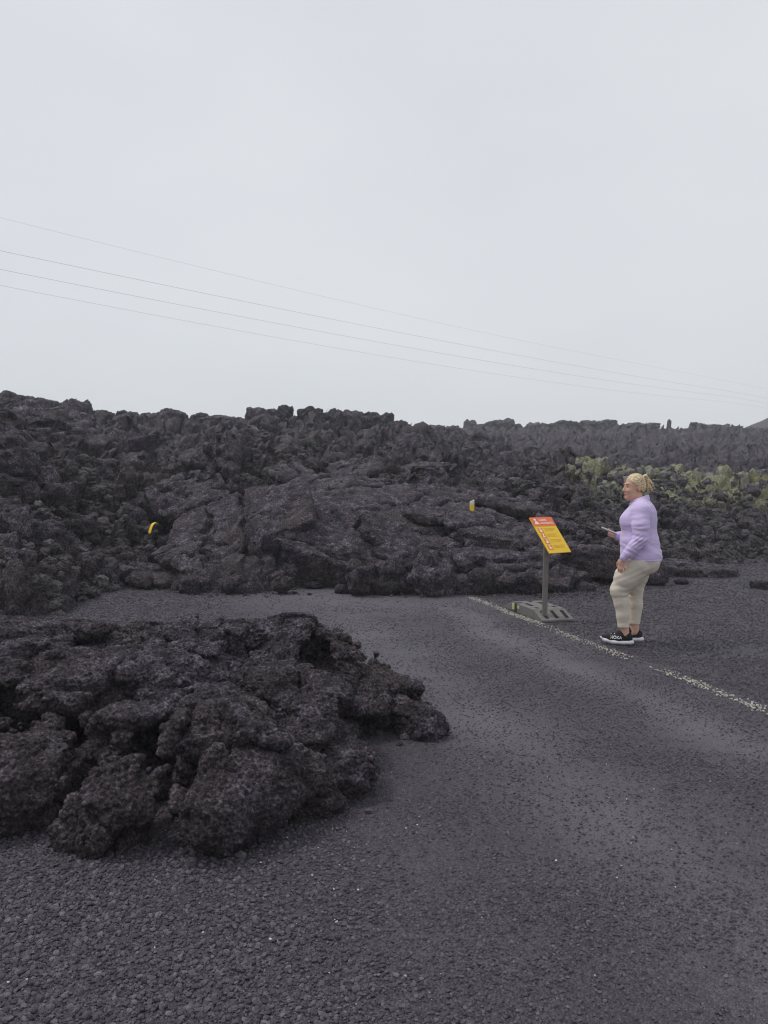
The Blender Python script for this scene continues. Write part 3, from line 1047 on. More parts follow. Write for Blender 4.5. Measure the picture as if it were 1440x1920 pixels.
gp, gs = [], []
for y0, y1, dens, r0, r1 in ((1.7, 3.0, 11000, 0.0022, 0.0072), (3.0, 4.5, 7500, 0.0026, 0.0075), (4.5, 7, 4000, 0.0035, 0.008),
                             (7, 10, 1700, 0.005, 0.0095), (10, 16, 900, 0.006, 0.012)):
    p = strip_pts(y0, y1, dens)
    du = np.where(off_line(p[:, 0], p[:, 1]) < 0, dust_at(p[:, 0], p[:, 1]), 0)
    p3 = np.stack([p[:, 0], p[:, 1], p[:, 0] * 0], 1)
    cl = 0.62 + 0.7 * fbm(p3 * 1.6, 3, 44)
    o = off_line(p[:, 0], p[:, 1])
    cl += 0.4 * smooth01(-2.9, -3.9, o) + 0.25 * (o > 0.1)
    keep = rg.rand(len(p)) < np.clip(cl, 0.12, 1) * 0.8 * (1 - 0.85 * du)
    p, o = p[keep], o[keep]
    r = r0 + (r1 - r0) * rg.rand(len(p)) ** 2.4
    r *= 1 + 0.7 * smooth01(-2.9, -3.9, o) * rg.uniform(0.6, 1.1, len(p))
    gp.append(np.stack([p[:, 0], p[:, 1], ground_h(p[:, 0], p[:, 1]) + 0.004 + r * 0.3], 1))
    gs.append(r)
stone_scatter('gravel', np.concatenate(gp), np.concatenate(gs), MAT_STONE, None, 3, 0.6, 6, 2)
p = np.concatenate([strip_pts(1.8, 4.2, 26), strip_pts(4.2, 9, 3)])
r = 0.0018 + 0.004 * rg.rand(len(p)) ** 3
stone_scatter('white_pebbles', np.stack([p[:, 0], p[:, 1], ground_h(p[:, 0], p[:, 1]) + 0.013], 1), r, MAT_STONE_W, None, 4, 0.6, 2, 1)

# clinker rubble on the field: small loose pieces between the blocks
pts = []
for px0, px1, Y0, Y1, n in ((-120, 330, 9.2, 17, 5200), (960, 1560, 12.3, 22, 6500), (300, 1000, 13, 24, 3600), (-120, 900, 20, 36, 3000)):
    px, Y = rg.uniform(px0, px1, n), np.exp(rg.uniform(math.log(Y0), math.log(Y1), n))
    pts.append(np.stack([(px - CXP) / FPX * Y, Y], 1))
pts = np.concatenate(pts).astype(F32)
b = base_z(pts[:, 0], pts[:, 1])
pts = pts[b > -0.02]
z = field_z(pts[:, 0], pts[:, 1])
r = (0.025 + 0.075 * rg.rand(len(pts)) ** 2.5) * (0.6 + pts[:, 1] / 30)
stone_scatter('clinker', np.stack([pts[:, 0], pts[:, 1], z + 0.02], 1), r, stone_mat('clinker_stone', (0.035, 0.031, 0.034), (0.09, 0.08, 0.086), 0.8), lava, 6, 0.75, 7, 3)

# ------------------------------------------------------------------ near lava tongue
tv = Vol((-4.3, 2.85, -0.12), (0.75, 7.1, 0.86), 0.0165)
E = lambda px, py, Y, rx_, ry_, rz_, k=0.05, rot=None: tv.ell(at(px, py, Y), (rx_, ry_, rz_), k, rot)
# upper sheet
tv.ell((-2.2, 5.35, 0.36), (1.75, 1.10, 0.19), 0.06, Matrix.Rotation(R(-4), 4, 'X'))
tv.ell((-3.3, 5.2, 0.30), (1.1, 1.3, 0.22), 0.06)
tv.ell((-1.1, 5.2, 0.36), (0.85, 0.95, 0.20), 0.06)
tv.ell((-2.3, 5.4, 0.12), (1.8, 0.85, 0.24), 0.04)
tv.ell((-1.0, 5.2, 0.12), (0.75, 0.65, 0.24), 0.04)
# raised broken rim and the arm running out to the tip
tv.ell((-1.22, 5.55, 0.50), (0.30, 0.25, 0.12), 0.04)
tv.ell((-0.60, 5.35, 0.42), (0.36, 0.42, 0.20), 0.05)
tv.ell((-0.42, 5.25, 0.30), (0.33, 0.40, 0.26), 0.05)
tv.ell((-0.20, 5.12, 0.22), (0.30, 0.33, 0.22), 0.04)
tv.ell((0.02, 5.00, 0.18), (0.27, 0.26, 0.16), 0.04)
tv.ell((0.17, 4.92, 0.13), (0.20, 0.18, 0.13), 0.03)
tv.ell((0.28, 4.84, 0.105), (0.13, 0.13, 0.115), 0.02)
# middle and lower lobes
tv.ell((-0.55, 4.45, 0.22), (0.50, 0.55, 0.24), 0.02)
tv.ell((-0.78, 4.15, 0.24), (0.42, 0.45, 0.22), 0.02)
tv.ell((-0.72, 3.78, 0.20), (0.40, 0.42, 0.25), 0.018, Matrix.Rotation(R(-22), 4, 'X'))
tv.ell((-0.45, 3.88, 0.13), (0.34, 0.34, 0.20), 0.018)
tv.ell((-0.24, 3.95, 0.10), (0.20, 0.26, 0.15), 0.012)
tv.ell((-0.72, 3.40, 0.12), (0.20, 0.24, 0.17), 0.012)
tv.ell((-0.60, 3.55, 0.15), (0.24, 0.25, 0.17), 0.012)
tv.ell((-1.14, 3.52, 0.10), (0.33, 0.28, 0.20), 0.012)
tv.ell((-1.35, 3.95, 0.15), (0.40, 0.42, 0.24), 0.012)
tv.ell((-1.62, 3.95, 0.22), (0.34, 0.40, 0.20), 0.012)
tv.ell((-1.85, 3.75, 0.15), (0.45, 0.40, 0.22), 0.012)
tv.ell((-2.4, 3.9, 0.15), (0.60, 0.50, 0.26), 0.012)
tv.ell((-3.1, 4.1, 0.15), (0.70, 0.60, 0.30), 0.012)
tv.ell((-1.20, 4.45, 0.30), (0.40, 0.40, 0.16), 0.018)
tv.ell((-1.95, 4.40, 0.30), (0.45, 0.30, 0.12), 0.012)
tv.ell((-0.35, 4.75, 0.26), (0.32, 0.30, 0.20), 0.018)
# hollows under the sheet and between lobes
for c, r in (((-1.75, 4.22, 0.20), (0.55, 0.16, 0.07)), ((-1.05, 4.25, 0.22), (0.22, 0.16, 0.10)), ((-1.08, 3.78, 0.22), (0.10, 0.2, 0.16)),
             ((-2.35, 4.15, 0.26), (0.40, 0.2, 0.07)), ((-0.92, 3.45, 0.04), (0.06, 0.2, 0.22)), ((-1.42, 3.62, 0.16), (0.09, 0.22, 0.18)),
             ((-0.10, 4.62, 0.05), (0.30, 0.22, 0.13)), ((-0.95, 5.0, 0.52), (0.22, 0.10, 0.12)), ((-0.42, 4.95, 0.46), (0.12, 0.26, 0.12)),
             ((-1.5, 4.25, 0.12), (0.3, 0.12, 0.08))):
    tv.ell(c, np.array(r) * 1.35, 0.03, None, True)
idx, P = tv.near(0.2)
dd = -0.060 * fbm(P * 1.9, 3, 401) - 0.030 * fbm(P * 6.0, 3, 402, 0.6, True)
lay = P.copy(); lay[:, 2] = lay[:, 2] * 3.6 + 0.9 * P[:, 0] - 0.7 * P[:, 1]
dd -= 0.055 * fbm(lay * 3.0, 3, 403, 0.6, True)
dd -= 0.22 * rubble(P, 0.42, 405, 0.20, 1.6, 0.1)
dd -= 0.10 * rubble(P, 0.11, 406, 0.2, 1.4, 0.1)
dd += 0.022
d_base = tv.d[idx].copy()
tv.d[idx] = np.maximum(d_base + dd, d_base - 0.055).astype(F32)
V, Fq = tv.mesh()
N = normals(V, Fq)
V = V + N * (0.010 * fbm(V * 15, 2, 410, 0.6, True))[:, None]
V, Fq = subdivide(V, Fq)
V[:, 0] -= 0.05
N = normals(V, Fq)
V = V + N * (0.012 * fbm(V * np.array([20, 20, 36], F32), 3, 411, 0.7, True) + 0.009 * fbm(V * np.array([48, 48, 60], F32), 2, 412, 0.6, True))[:, None]
keep = (V[:, 2][Fq] > -0.06).any(1)
Fq = Fq[keep]
used = np.zeros(len(V), bool); used[Fq.ravel()] = True
remap = np.cumsum(used) - 1
tag(obj('lava_tongue', mesh_from('lava_tongue', V[used], remap[Fq]), MAT_TONGUE),
    'low tongue of rough black lava spilled over the gravel road, separate from the main flow', 'lava flow')

# crumbs shed along the foot of the tongue and of the flow
edge = V[(V[:, 2] > 0.0) & (V[:, 2] < 0.04)]
edge = edge[rg.randint(len(edge), size=2600)]
a_ = rg.uniform(0, 6.283, len(edge)); r_ = 0.015 + 0.22 * rg.rand(len(edge)) ** 2.2
gr = np.stack([edge[:, 0] + np.cos(a_) * r_, edge[:, 1] + np.sin(a_) * r_], 1)
fe = P3[(P3[:, 2] > -0.03) & (P3[:, 2] < 0.06) & (P3[:, 1] < 17)]
fe = fe[rg.randint(len(fe), size=2200)]
gr = np.concatenate([gr, np.stack([fe[:, 0] + rg.normal(0, 0.18, len(fe)), fe[:, 1] - np.abs(rg.normal(0, 0.22, len(fe)))], 1)]).astype(F32)
rr_ = 0.004 + 0.024 * rg.rand(len(gr)) ** 4 + 0.0006 * gr[:, 1]
stone_scatter('lava_grit', np.stack([gr[:, 0], gr[:, 1], ground_h(gr[:, 0], gr[:, 1]) + 0.004 + 0.3 * rr_], 1), rr_,
              stone_mat('grit_stone', (0.03, 0.026, 0.031), (0.08, 0.07, 0.082)), None, 9, 0.75, 5, 2)

# ------------------------------------------------------------------ loose rocks on the road
for px, py, w, lab in ((590, 1100, 40, 'flat jagged lava fragment lying on the road before the dark hollow of the flow'),
                       (553, 1109, 10, 'small dark lava chip lying on the road left of another chip'),
                       (580, 1112, 12, 'small dark lava chip lying on the road below the flat jagged fragment'),
                       (1425, 1100, 34, 'dark lava rock lying alone on the gravel at the verge'),
                       (1280, 1092, 22, 'small lava lump resting on gravel before the low lobe behind the person')):
    g = ground(px, py + 4)
    s = 0.5 * w * g[1] / FPX
    o = bpy.data.objects.new('lava_rock', BLOCKS[rng.randint(len(BLOCKS))])
    COL.objects.link(o)
    o.location = (g[0], g[1], s * 0.35)
    o.scale = (s, s, s * 0.6)
    o.rotation_euler = (0, 0, rng.uniform(0, 6))
    tag(o, lab, 'rock')

# ------------------------------------------------------------------ worn edge line: flecks of paint on the stones
MAT_PAINT = plain('line_paint', (0.50, 0.49, 0.42), 0.7, 0.4, 0.2, 60)
fv, ff = [], []
rg2 = np.random.RandomState(8)
Lm = np.linalg.norm(ROAD_A - ROAD_B)
n_fl = 0
NF = 9000
fs_, fw_ = rg2.uniform(-3.2, Lm + 0.15, NF), rg2.normal(0, 0.036, NF)
fq_ = ROAD_B[None] + ROAD_DIR[None] * fs_[:, None] + ROAD_N[None] * fw_[:, None]
wear = 0.62 + 0.9 * perlin(np.stack([fs_ * 1.7, fw_ * 6, fs_ * 0 + 3.3], 1), 55) - 0.35 * (np.abs(fw_) > 0.07)
okf = rg2.rand(NF) < (wear - 0.10) * 0.36
fgz = ground_h(fq_[:, 0].astype(F32), fq_[:, 1].astype(F32))
for q, gz in zip(fq_[okf], fgz[okf]):
    rr = rg2.uniform(0.0035, 0.0095) * (1.25 if rg2.rand() < 0.15 else 1)
    k = rg2.randint(5, 8)
    a0 = rg2.uniform(0, 6.28)
    zc = float(gz) + rg2.uniform(0.009, 0.016)
    tx, ty = rg2.uniform(-0.25, 0.25, 2)
    base = len(fv)
    ring = []
    for j in range(k):
        a = a0 + 6.283 * j / k
        r_ = rr * rg2.uniform(0.6, 1.15)
        dx, dy = r_ * math.cos(a), r_ * math.sin(a)
        ring.append((q[0] + dx, q[1] + dy, zc + tx * dx + ty * dy))
    fv += ring + [(x, y, z_ - 0.006) for x, y, z_ in ring]
    ff.append(tuple(range(base, base + k)))
    ff += [(base + j, base + k + j, base + k + (j + 1) % k, base + (j + 1) % k) for j in range(k)]
tag(obj('edge_line', mesh_from('edge_line', np.array(fv), ff, False), MAT_PAINT, road), kind='stuff')

# ------------------------------------------------------------------ moss cushions on the old lava
def moss_mat():
    t = NT('moss')
    n = t.noise(2.0, 5, 0.6)
    f = t.noise(9, 6, 0.75)
    a = t.ramp(n, [(0.3, (0.10, 0.10, 0.055)), (0.55, (0.20, 0.195, 0.10)), (0.75, (0.29, 0.28, 0.17))])
    a = t.mix(1.0, a, t.ramp(f, [(0.25, (0.5,) * 3), (0.75, (1.4,) * 3)]), 'MULTIPLY')
    t.col(a)
    t.rough(0.95, 0.1)
    t.bump(f, 0.8, 0.05)
    return t.m


mv, mf, nv = [], [], 0
rg3 = np.random.RandomState(21)
spots = [(1130, 22.6, 0.4), (1165, 23.3, 0.5), (1185, 22.5, 0.35), (1110, 23, 0.3)]
for _ in range(40):
    px = rg3.uniform(1230, 1490)
    Y = rg3.uniform(19.6, 25.6) if px > 1290 else rg3.uniform(21.5, 24.5)
    spots.append((px, Y, rg3.uniform(0.12, 0.42) * (1.7 if px > 1390 and Y > 23 else 1)))
for px, Y, rad in spots:
    na_, nr = 40, 12
    x0 = (px - CXP) / FPX * Y
    ang = np.linspace(0, 2 * math.pi, na_, endpoint=False)
    wob = 0.7 + 0.6 * np.abs(perlin(np.stack([np.cos(ang) * 1.6 + px, np.sin(ang) * 1.6, ang * 0 + Y], 1).astype(F32), 3))
    rr = np.linspace(0.03, 1, nr)
    X = x0 + rad * 1.25 * (rr[:, None] * (np.cos(ang) * wob)[None])
    Yv = Y + rad * 0.8 * (rr[:, None] * (np.sin(ang) * wob)[None])
    x, y = X.ravel().astype(F32), Yv.ravel().astype(F32)
    prof = np.repeat(np.sqrt(np.clip(1 - rr ** 2.5, 0, 1)), na_)
    z = field_z(x, y) * 0.75 + 0.25 * macro_z(x, y)[0] + 0.13 * rad / 0.4 * prof - 0.05 + 0.09 * fbm(np.stack([x, y, x * 0], 1) * 5, 3, 9, 0.6) - 0.25 * (prof < 0.05)
    mv.append(np.stack([x, y, z], 1))
    for a in range(nr - 1):
        j = np.arange(na_)
        mf.append(np.stack([nv + a * na_ + j, nv + (a + 1) * na_ + j, nv + (a + 1) * na_ + (j + 1) % na_, nv + a * na_ + (j + 1) % na_], 1))
    nv += nr * na_
tag(obj('moss', mesh_from('moss', np.concatenate(mv), np.concatenate(mf)), moss_mat()), 'yellow green moss cushions on old lava', None, None, 'stuff')

# ------------------------------------------------------------------ far hill
hx, hy = np.linspace(30, 110, 90), np.linspace(96, 138, 40)
V, Fq = grid_mesh('hill', hx, hy, lambda x, y: -1 + 16.5 * np.clip(1 - np.hypot((x - 66) / 34, (y - 117) / 24), 0, 1) ** 1.1
                  + 0.5 * fbm(np.stack([x, y, x * 0], 1) / 5, 3, 3))
tag(obj('hill', mesh_from('hill', V, Fq), MAT_LAVA), kind='structure')

# ------------------------------------------------------------------ overhead wires
MAT_WIRE = plain('wire', (0.12, 0.12, 0.13), 0.5, 0.4, 0.1, 5, 0, 0.6)
WIRES = [([(0, 408, 25), (480, 526, 31.4), (800, 600, 37.9)], 'overhead wire running highest and apart from the other wires', 0.0022),
         ([(0, 470, 26.5), (720, 622, 38.8), (1250, 715, 57)], 'overhead wire topmost of the three running close together', 0.0038),
         ([(0, 505, 27.5), (720, 647, 40.2), (1250, 729, 59)], 'overhead wire middle of the three running close together', 0.0038),
         ([(0, 535, 28.5), (720, 671, 41.6), (1250, 743, 61)], 'overhead wire lowest of the three running close together', 0.0032)]
for pts3, lab, rad in WIRES:
    A, B, C3 = [at(*p) for p in pts3]
    ta, tb = 0.0, np.linalg.norm((B - A)[:2])
    tc_ = tb + np.linalg.norm((C3 - B)[:2])
    zc = np.polyfit([ta, tb, tc_], [A[2], B[2], C3[2]], 2)
    zc[0] = max(zc[0], 0.0004)
    # straight in plan from A to C, shallow sag in height
    dirv = (C3 - A)[:2] / np.linalg.norm((C3 - A)[:2])
    L_ = np.linalg.norm((C3 - A)[:2])
    ts = np.linspace(-14, L_ + 45, 50)
    zz = np.polyval(np.polyfit([0, np.dot((B - A)[:2], dirv), L_], [A[2], B[2], C3[2]], 2), np.clip(ts, -14, L_ + 10))
    cu = bpy.data.curves.new('wire', 'CURVE')
    ring = 6
    vs = []
    for t_, z_ in zip(ts, zz):
        c = np.array([A[0] + dirv[0] * t_, A[1] + dirv[1] * t_, z_])
        nrm = np.array([-dirv[1], dirv[0], 0])
        for k in range(ring):
            a = 6.283 * k / ring
            vs.append(c + rad * (math.cos(a) * nrm + math.sin(a) * np.array([0, 0, 1])))
    j = np.arange(ring)
    fs = np.concatenate([np.stack([q * ring + j, q * ring + (j + 1) % ring, (q + 1) * ring + (j + 1) % ring, (q + 1) * ring + j], 1) for q in range(len(ts) - 1)])
    bpy.data.curves.remove(cu)
    tag(obj('overhead_wire', mesh_from('overhead_wire', np.array(vs), fs), MAT_WIRE), lab, 'wire', 'overhead wires')

# ------------------------------------------------------------------ sign on a rubber foot
MAT_FOOT = plain('foot_rubber', (0.15, 0.142, 0.135), 0.7, 0.35, 0.2, 25, 0.3)
MAT_SLOT_SHADE = plain('foot_slot_shade', (0.02, 0.02, 0.02), 0.9, 0.2)  # shade inside the slots, given as a near-black colour
MAT_POST = plain('post_steel', (0.20, 0.185, 0.165), 0.5, 0.5, 0.12, 18, 0.1, 0.25)
MAT_YEL = plain('sign_yellow', (0.86, 0.53, 0.02), 0.4, 0.4, 0.03, 8)
MAT_RED = plain('sign_red', (0.80, 0.16, 0.06), 0.4, 0.4, 0.03, 8)
MAT_WHITE = plain('sign_white', (0.85, 0.78, 0.70), 0.45, 0.4, 0.03, 8)
MAT_PICTO = plain('sign_orange', (0.72, 0.23, 0.05), 0.45, 0.4, 0.03, 8)
MAT_TEXT = plain('sign_text', (0.55, 0.33, 0.03), 0.5, 0.4, 0.03, 8)
g0, g1 = ground(938, 1137), ground(1017, 1169)
fd = (g1 - g0)[:2]; FL = 1.12; fd = fd / np.linalg.norm(fd)
FW, FH = 0.40, 0.115
fn = np.array([-fd[1], fd[0]])                       # across the foot, away from the camera side
fc = g1[:2] - fd * FL / 2 + fn * FW / 2
foot = empty('sign_foot', (fc[0], fc[1], 0.006), math.atan2(fd[1], fd[0]))
tag(foot, 'dark grey slotted rubber foot holding up the yellow warning sign', 'sign foot')
# body: chamfered block with a notch on the near side
bm = bmesh.new()


def prism(bm, outline, z_lo, z_hi_fn):
    lo = [bm.verts.new((x, y, z_lo)) for x, y in outline]
    hi = [bm.verts.new((x, y, z_hi_fn(x))) for x, y in outline]
    n = len(lo)
    bm.faces.new(hi); bm.faces.new(lo[::-1])
    for k in range(n):
        bm.faces.new((lo[k], lo[(k + 1) % n], hi[(k + 1) % n], hi[k]))


hL, hW = FL / 2, FW / 2
prof_f = lambda x: 0.028 if abs(x) > hL - 0.001 else FH
NX = -0.20                                            # the grip notch that splits the near side
strips = [(-hL, -hL + 0.26), (-hL + 0.26, NX - 0.045), (NX - 0.045, NX + 0.045), (NX + 0.045, hL - 0.24), (hL - 0.24, hL)]
for k, (a, b) in enumerate(strips):
    y0 = -hW if k != 2 else -hW + 0.10
    xa, xb = a + 0.0006 * k, b - 0.0006
    za = 0.028 if k == 0 else FH
    zb = 0.028 if k == 4 else FH
    vs = [bm.verts.new(p) for p in ((xa, y0, 0), (xb, y0, 0), (xb, hW, 0), (xa, hW, 0), (xa, y0, za), (xb, y0, zb), (xb, hW, zb), (xa, hW, za))]
    for f in ((4, 5, 6, 7), (3, 2, 1, 0), (0, 1, 5, 4), (1, 2, 6, 5), (2, 3, 7, 6), (3, 0, 4, 7)):
        bm.faces.new([vs[q] for q in f])
bmesh.ops.bevel(bm, geom=list(bm.edges), offset=0.006, segments=1, affect='EDGES')
bm_obj('block', bm, MAT_FOOT, foot)
# slots: solid black boxes, pocket shade put into their colour, on ramps and top
sl_r = math.atan2(FH - 0.028, 0.24)
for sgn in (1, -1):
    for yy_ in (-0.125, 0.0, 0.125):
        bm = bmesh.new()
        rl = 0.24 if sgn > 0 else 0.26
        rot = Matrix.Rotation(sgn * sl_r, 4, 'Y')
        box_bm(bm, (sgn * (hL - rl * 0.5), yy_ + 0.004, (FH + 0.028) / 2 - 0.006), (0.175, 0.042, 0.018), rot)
        bm_obj('slot', bm, MAT_SLOT_SHADE, foot)
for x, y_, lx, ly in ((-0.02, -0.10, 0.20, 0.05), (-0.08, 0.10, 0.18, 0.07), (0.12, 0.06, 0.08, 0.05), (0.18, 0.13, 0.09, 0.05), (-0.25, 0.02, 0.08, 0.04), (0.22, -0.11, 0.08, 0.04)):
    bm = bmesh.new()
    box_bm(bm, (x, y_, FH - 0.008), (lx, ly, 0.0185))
    bm_obj('slot', bm, MAT_SLOT_SHADE, foot)
MAT_REFL = plain('reflector_yellow', (0.55, 0.54, 0.25), 0.35, 0.6)
bm = bmesh.new()
box_bm(bm, (NX - 0.048, -hW - 0.006, 0.065), (0.05, 0.014, 0.075), None, 0.003)
bm_obj('reflector', bm, MAT_REFL, foot)
bm = bmesh.new()
box_bm(bm, (NX + 0.10, -hW - 0.004, 0.075), (0.05, 0.010, 0.035), None, 0.003)
bm_obj('reflector', bm, MAT_REFL, foot)

# sign: post and tilted panel
PHI, TAU, SW, SL = R(33), R(40), 0.345, 0.505
pb = ground(1021, 1146, 0.12)
sign = empty('warning_sign', (pb[0], pb[1], 0.05), 0)
tag(sign, 'yellow warning panel with orange header on a grey post beside the standing person', 'sign')
top_c = at(1028.5, 1006, pb[1])                       # panel centre
bm = bmesh.new()
lean = Matrix.Rotation(R(1.2), 4, 'Y')
box_bm(bm, (0.010, 0.012, 0.455), (0.056, 0.056, 0.91), lean, 0.006)
bm_obj('post', bm, MAT_POST, sign)
fdir = Vector((math.sin(PHI), -math.cos(PHI), 0))
wdir = Vector((math.cos(PHI), math.sin(PHI), 0))
ldir = Vector((0, 0, 1)) * math.cos(TAU) - fdir * math.sin(TAU)      # up along the panel
ndir = wdir.cross(ldir)
if ndir.dot(fdir) < 0: ndir = -ndir
pm = Matrix((wdir, ldir, ndir)).transposed().to_4x4()
pcent = Vector(top_c) - sign.location
pm.translation = pcent + ndir * 0.03


def panel_part(name, rects, mat, zc, th, parent, polys=()):
    bm = bmesh.new()
    for x0, x1, y0, y1 in rects:
        box_bm(bm, ((x0 + x1) / 2, (y0 + y1) / 2, zc), (x1 - x0, y1 - y0, th))
    for poly in polys:
        v0 = [bm.verts.new((x, y, zc + th / 2)) for x, y in poly]
        v1 = [bm.verts.new((x, y, zc - th / 2)) for x, y in poly]
        bm.faces.new(v0); bm.faces.new(v1[::-1])
        n = len(v0)
        for k in range(n): bm.faces.new((v0[k], v1[k], v1[(k + 1) % n], v0[(k + 1) % n]))
    o = bm_obj(name, bm, mat, parent)
    return o


bm = bmesh.new()
box_bm(bm, (0, 0, 0), (SW, SL, 0.012), None, 0.002)
panel = bm_obj('panel', bm, MAT_YEL, sign)
panel.matrix_local = pm
hy0 = SL / 2 - 0.128
panel_part('header', [(-SW / 2 + 0.001, SW / 2 - 0.001, hy0, SL / 2 - 0.001)], MAT_RED, 0.0075, 0.003, panel)
# header emblem: a small figure over a triangle, and two lines of pale lettering too small to read
ix, iy = -SW / 2 + 0.062, hy0 + 0.026
circ = [(ix - 0.004 + 0.017 * math.cos(a), iy + 0.066 + 0.015 * math.sin(a)) for a in np.linspace(0, 6.283, 10, endpoint=False)]
panel_part('emblem', [], MAT_WHITE, 0.0105, 0.002, panel, [circ, [(ix - 0.032, iy), (ix + 0.036, iy), (ix + 0.006, iy + 0.052), (ix - 0.012, iy + 0.040)]])
rg4 = np.random.RandomState(3)


def glyphs(x0, x1, y0, h, gap=0.004):
    out, x = [], x0
    while x < x1:
        w = rg4.uniform(0.008, 0.015)
        out.append((x, min(x + 0.0045, x1), y0, y0 + h * rg4.choice([0.72, 0.72, 1.0])))
        out.append((x + 0.0048, x + w, y0 + h * rg4.choice([0.0, 0.3, 0.55]), y0 + h * 0.2 + h * rg4.choice([0.0, 0.3, 0.5])))
        x += w + gap
    return out


panel_part('lettering', glyphs(-0.055, 0.062, hy0 + 0.070, 0.030) + glyphs(-0.055, 0.135, hy0 + 0.026, 0.030), MAT_WHITE, 0.0105, 0.002, panel)
for k in range(4):
    cx, cy = -SW / 2 + 0.062, hy0 - 0.058 - k * 0.079
    pic = panel_part('pictogram', [(cx - 0.034, cx + 0.034, cy - 0.031, cy + 0.031)], MAT_PICTO, 0.0075, 0.003, panel)
    fig = [[(cx - 0.02, cy - 0.025), (cx + 0.02, cy - 0.025), (cx + 0.008 - 0.008 * (k % 2), cy + 0.006), (cx - 0.010, cy + 0.004)],
           [(cx + 0.010 * math.cos(a) + 0.006 * (k % 3 - 1), cy + 0.016 + 0.010 * math.sin(a)) for a in np.linspace(0, 6.283, 8, endpoint=False)]]
    panel_part('figure', [], MAT_WHITE, 0.0105, 0.002, pic, fig)
lines = []
for k in range(4):
    for q in range(3):
        yl = hy0 - 0.040 - k * 0.079 - q * 0.016
        lines += glyphs(-0.05, rg4.uniform(0.07, 0.135), yl, 0.006, 0.003)
panel_part('small_print', lines, MAT_TEXT, 0.0068, 0.002, panel)['kind'] = 'stuff'

# ------------------------------------------------------------------ marker posts caught in the lava
mp = at(885, 962, 13.35)
post = empty('marker_post', (mp[0], mp[1], mp[2] - 0.35), R(8))
tag(post, 'upright yellow road marker post with white top sticking out of the lava', 'marker post')
wv, tv_ = 0.036, at(885, 937, 13.35)[2] - (mp[2] - 0.35)


def slant_box(name, z0, za, zb, mat, hw=0.036, hd=0.022):
    bm = bmesh.new()
    vs = [bm.verts.new(p) for p in ((-hw, -hd, z0), (hw, -hd, z0), (hw, hd, z0), (-hw, hd, z0), (-hw, -hd, za), (hw, -hd, zb), (hw, hd, zb), (-hw, hd, za))]
    for f in ((4, 5, 6, 7), (3, 2, 1, 0), (0, 1, 5, 4), (1, 2, 6, 5), (2, 3, 7, 6), (3, 0, 4, 7)):
        bm.faces.new([vs[q] for q in f])
    bmesh.ops.bevel(bm, geom=list(bm.edges), offset=0.003, segments=1, affect='EDGES')
    return bm_obj(name, bm, mat, post)


MAT_MARK = plain('marker_yellow', (0.90, 0.56, 0.02), 0.45, 0.4, 0.08, 20)
slant_box('shaft', 0, tv_ - 0.088, tv_ - 0.088, MAT_MARK)
slant_box('cap', tv_ - 0.0875, tv_ - 0.032, tv_ + 0.004, plain('marker_white', (0.72, 0.72, 0.62), 0.4, 0.5, 0.1, 20), 0.0365, 0.0225)

# bent marker: a flat plastic channel softened and folded over
bp = at(281, 991, 12.45)
bent = empty('bent_marker_post', tuple(bp), R(62))
bent.scale = (0.82, 0.82, 0.82)
bent.rotation_euler = (0, R(14), R(58))
tag(bent, 'bent yellow marker post folded over in an arch on the lava', 'marker post')
path = [(0.0, -0.10), (0.004, 0.0), (0.022, 0.075), (0.05, 0.12), (0.09, 0.143), (0.135, 0.145), (0.175, 0.128), (0.20, 0.105)]
pp = np.array(path)
tt = np.linspace(0, len(path) - 1, 28)
pp = np.stack([np.interp(tt, range(len(path)), pp[:, k]) for k in (0, 1)], 1)
for _ in range(2): pp[1:-1] = 0.5 * pp[1:-1] + 0.25 * (pp[2:] + pp[:-2])


def strap(name, seg, mat, th=0.005):
    tg = np.gradient(pp, axis=0)
    tg /= np.linalg.norm(tg, axis=1, keepdims=True)
    nr = np.stack([-tg[:, 1], tg[:, 0]], 1)
    us = np.linspace(-1, 1, 9)
    vs, fs = [], []
    a, b = seg
    for side in (1, -1):
        for k in range(a, b):
            for u in us:
                off = -0.012 * u * u + side * th / 2
                q = pp[k] + nr[k] * off
                vs.append((q[0] + 0.012 * u, 0.050 * u, q[1]))
    n, m = b - a, len(us)
    for k in range(n - 1):
        for u in range(m - 1):
            i0 = k * m + u
            fs.append((i0, i0 + 1, i0 + m + 1, i0 + m))
            j0 = n * m + i0
            fs.append((j0, j0 + m, j0 + m + 1, j0 + 1))
    for k in range(n - 1):
        for u in (0, m - 1):
            i0 = k * m + u; j0 = n * m + i0
            fs.append((i0, i0 + m, j0 + m, j0))
    for k in (0, n - 1):
        for u in range(m - 1):
            i0 = k * m + u; j0 = n * m + i0
            fs.append((i0, j0, j0 + 1, i0 + 1))
    bm = bmesh.new()
    bv = [bm.verts.new(v) for v in vs]
    for f in fs: bm.faces.new([bv[q] for q in f])
    return bm_obj(name, bm, mat, bent, True)


strap('shaft', (0, 24), MAT_MARK)
strap('scorched_tip', (23, 28), plain('scorched', (0.30, 0.22, 0.18), 0.7, 0.3), 0.007)

# ------------------------------------------------------------------ person, side on: local x to the right of the view, y away, z up; facing -x
pg = ground(1179, 1207)
person_rz = -math.atan2(pg[0], pg[1])


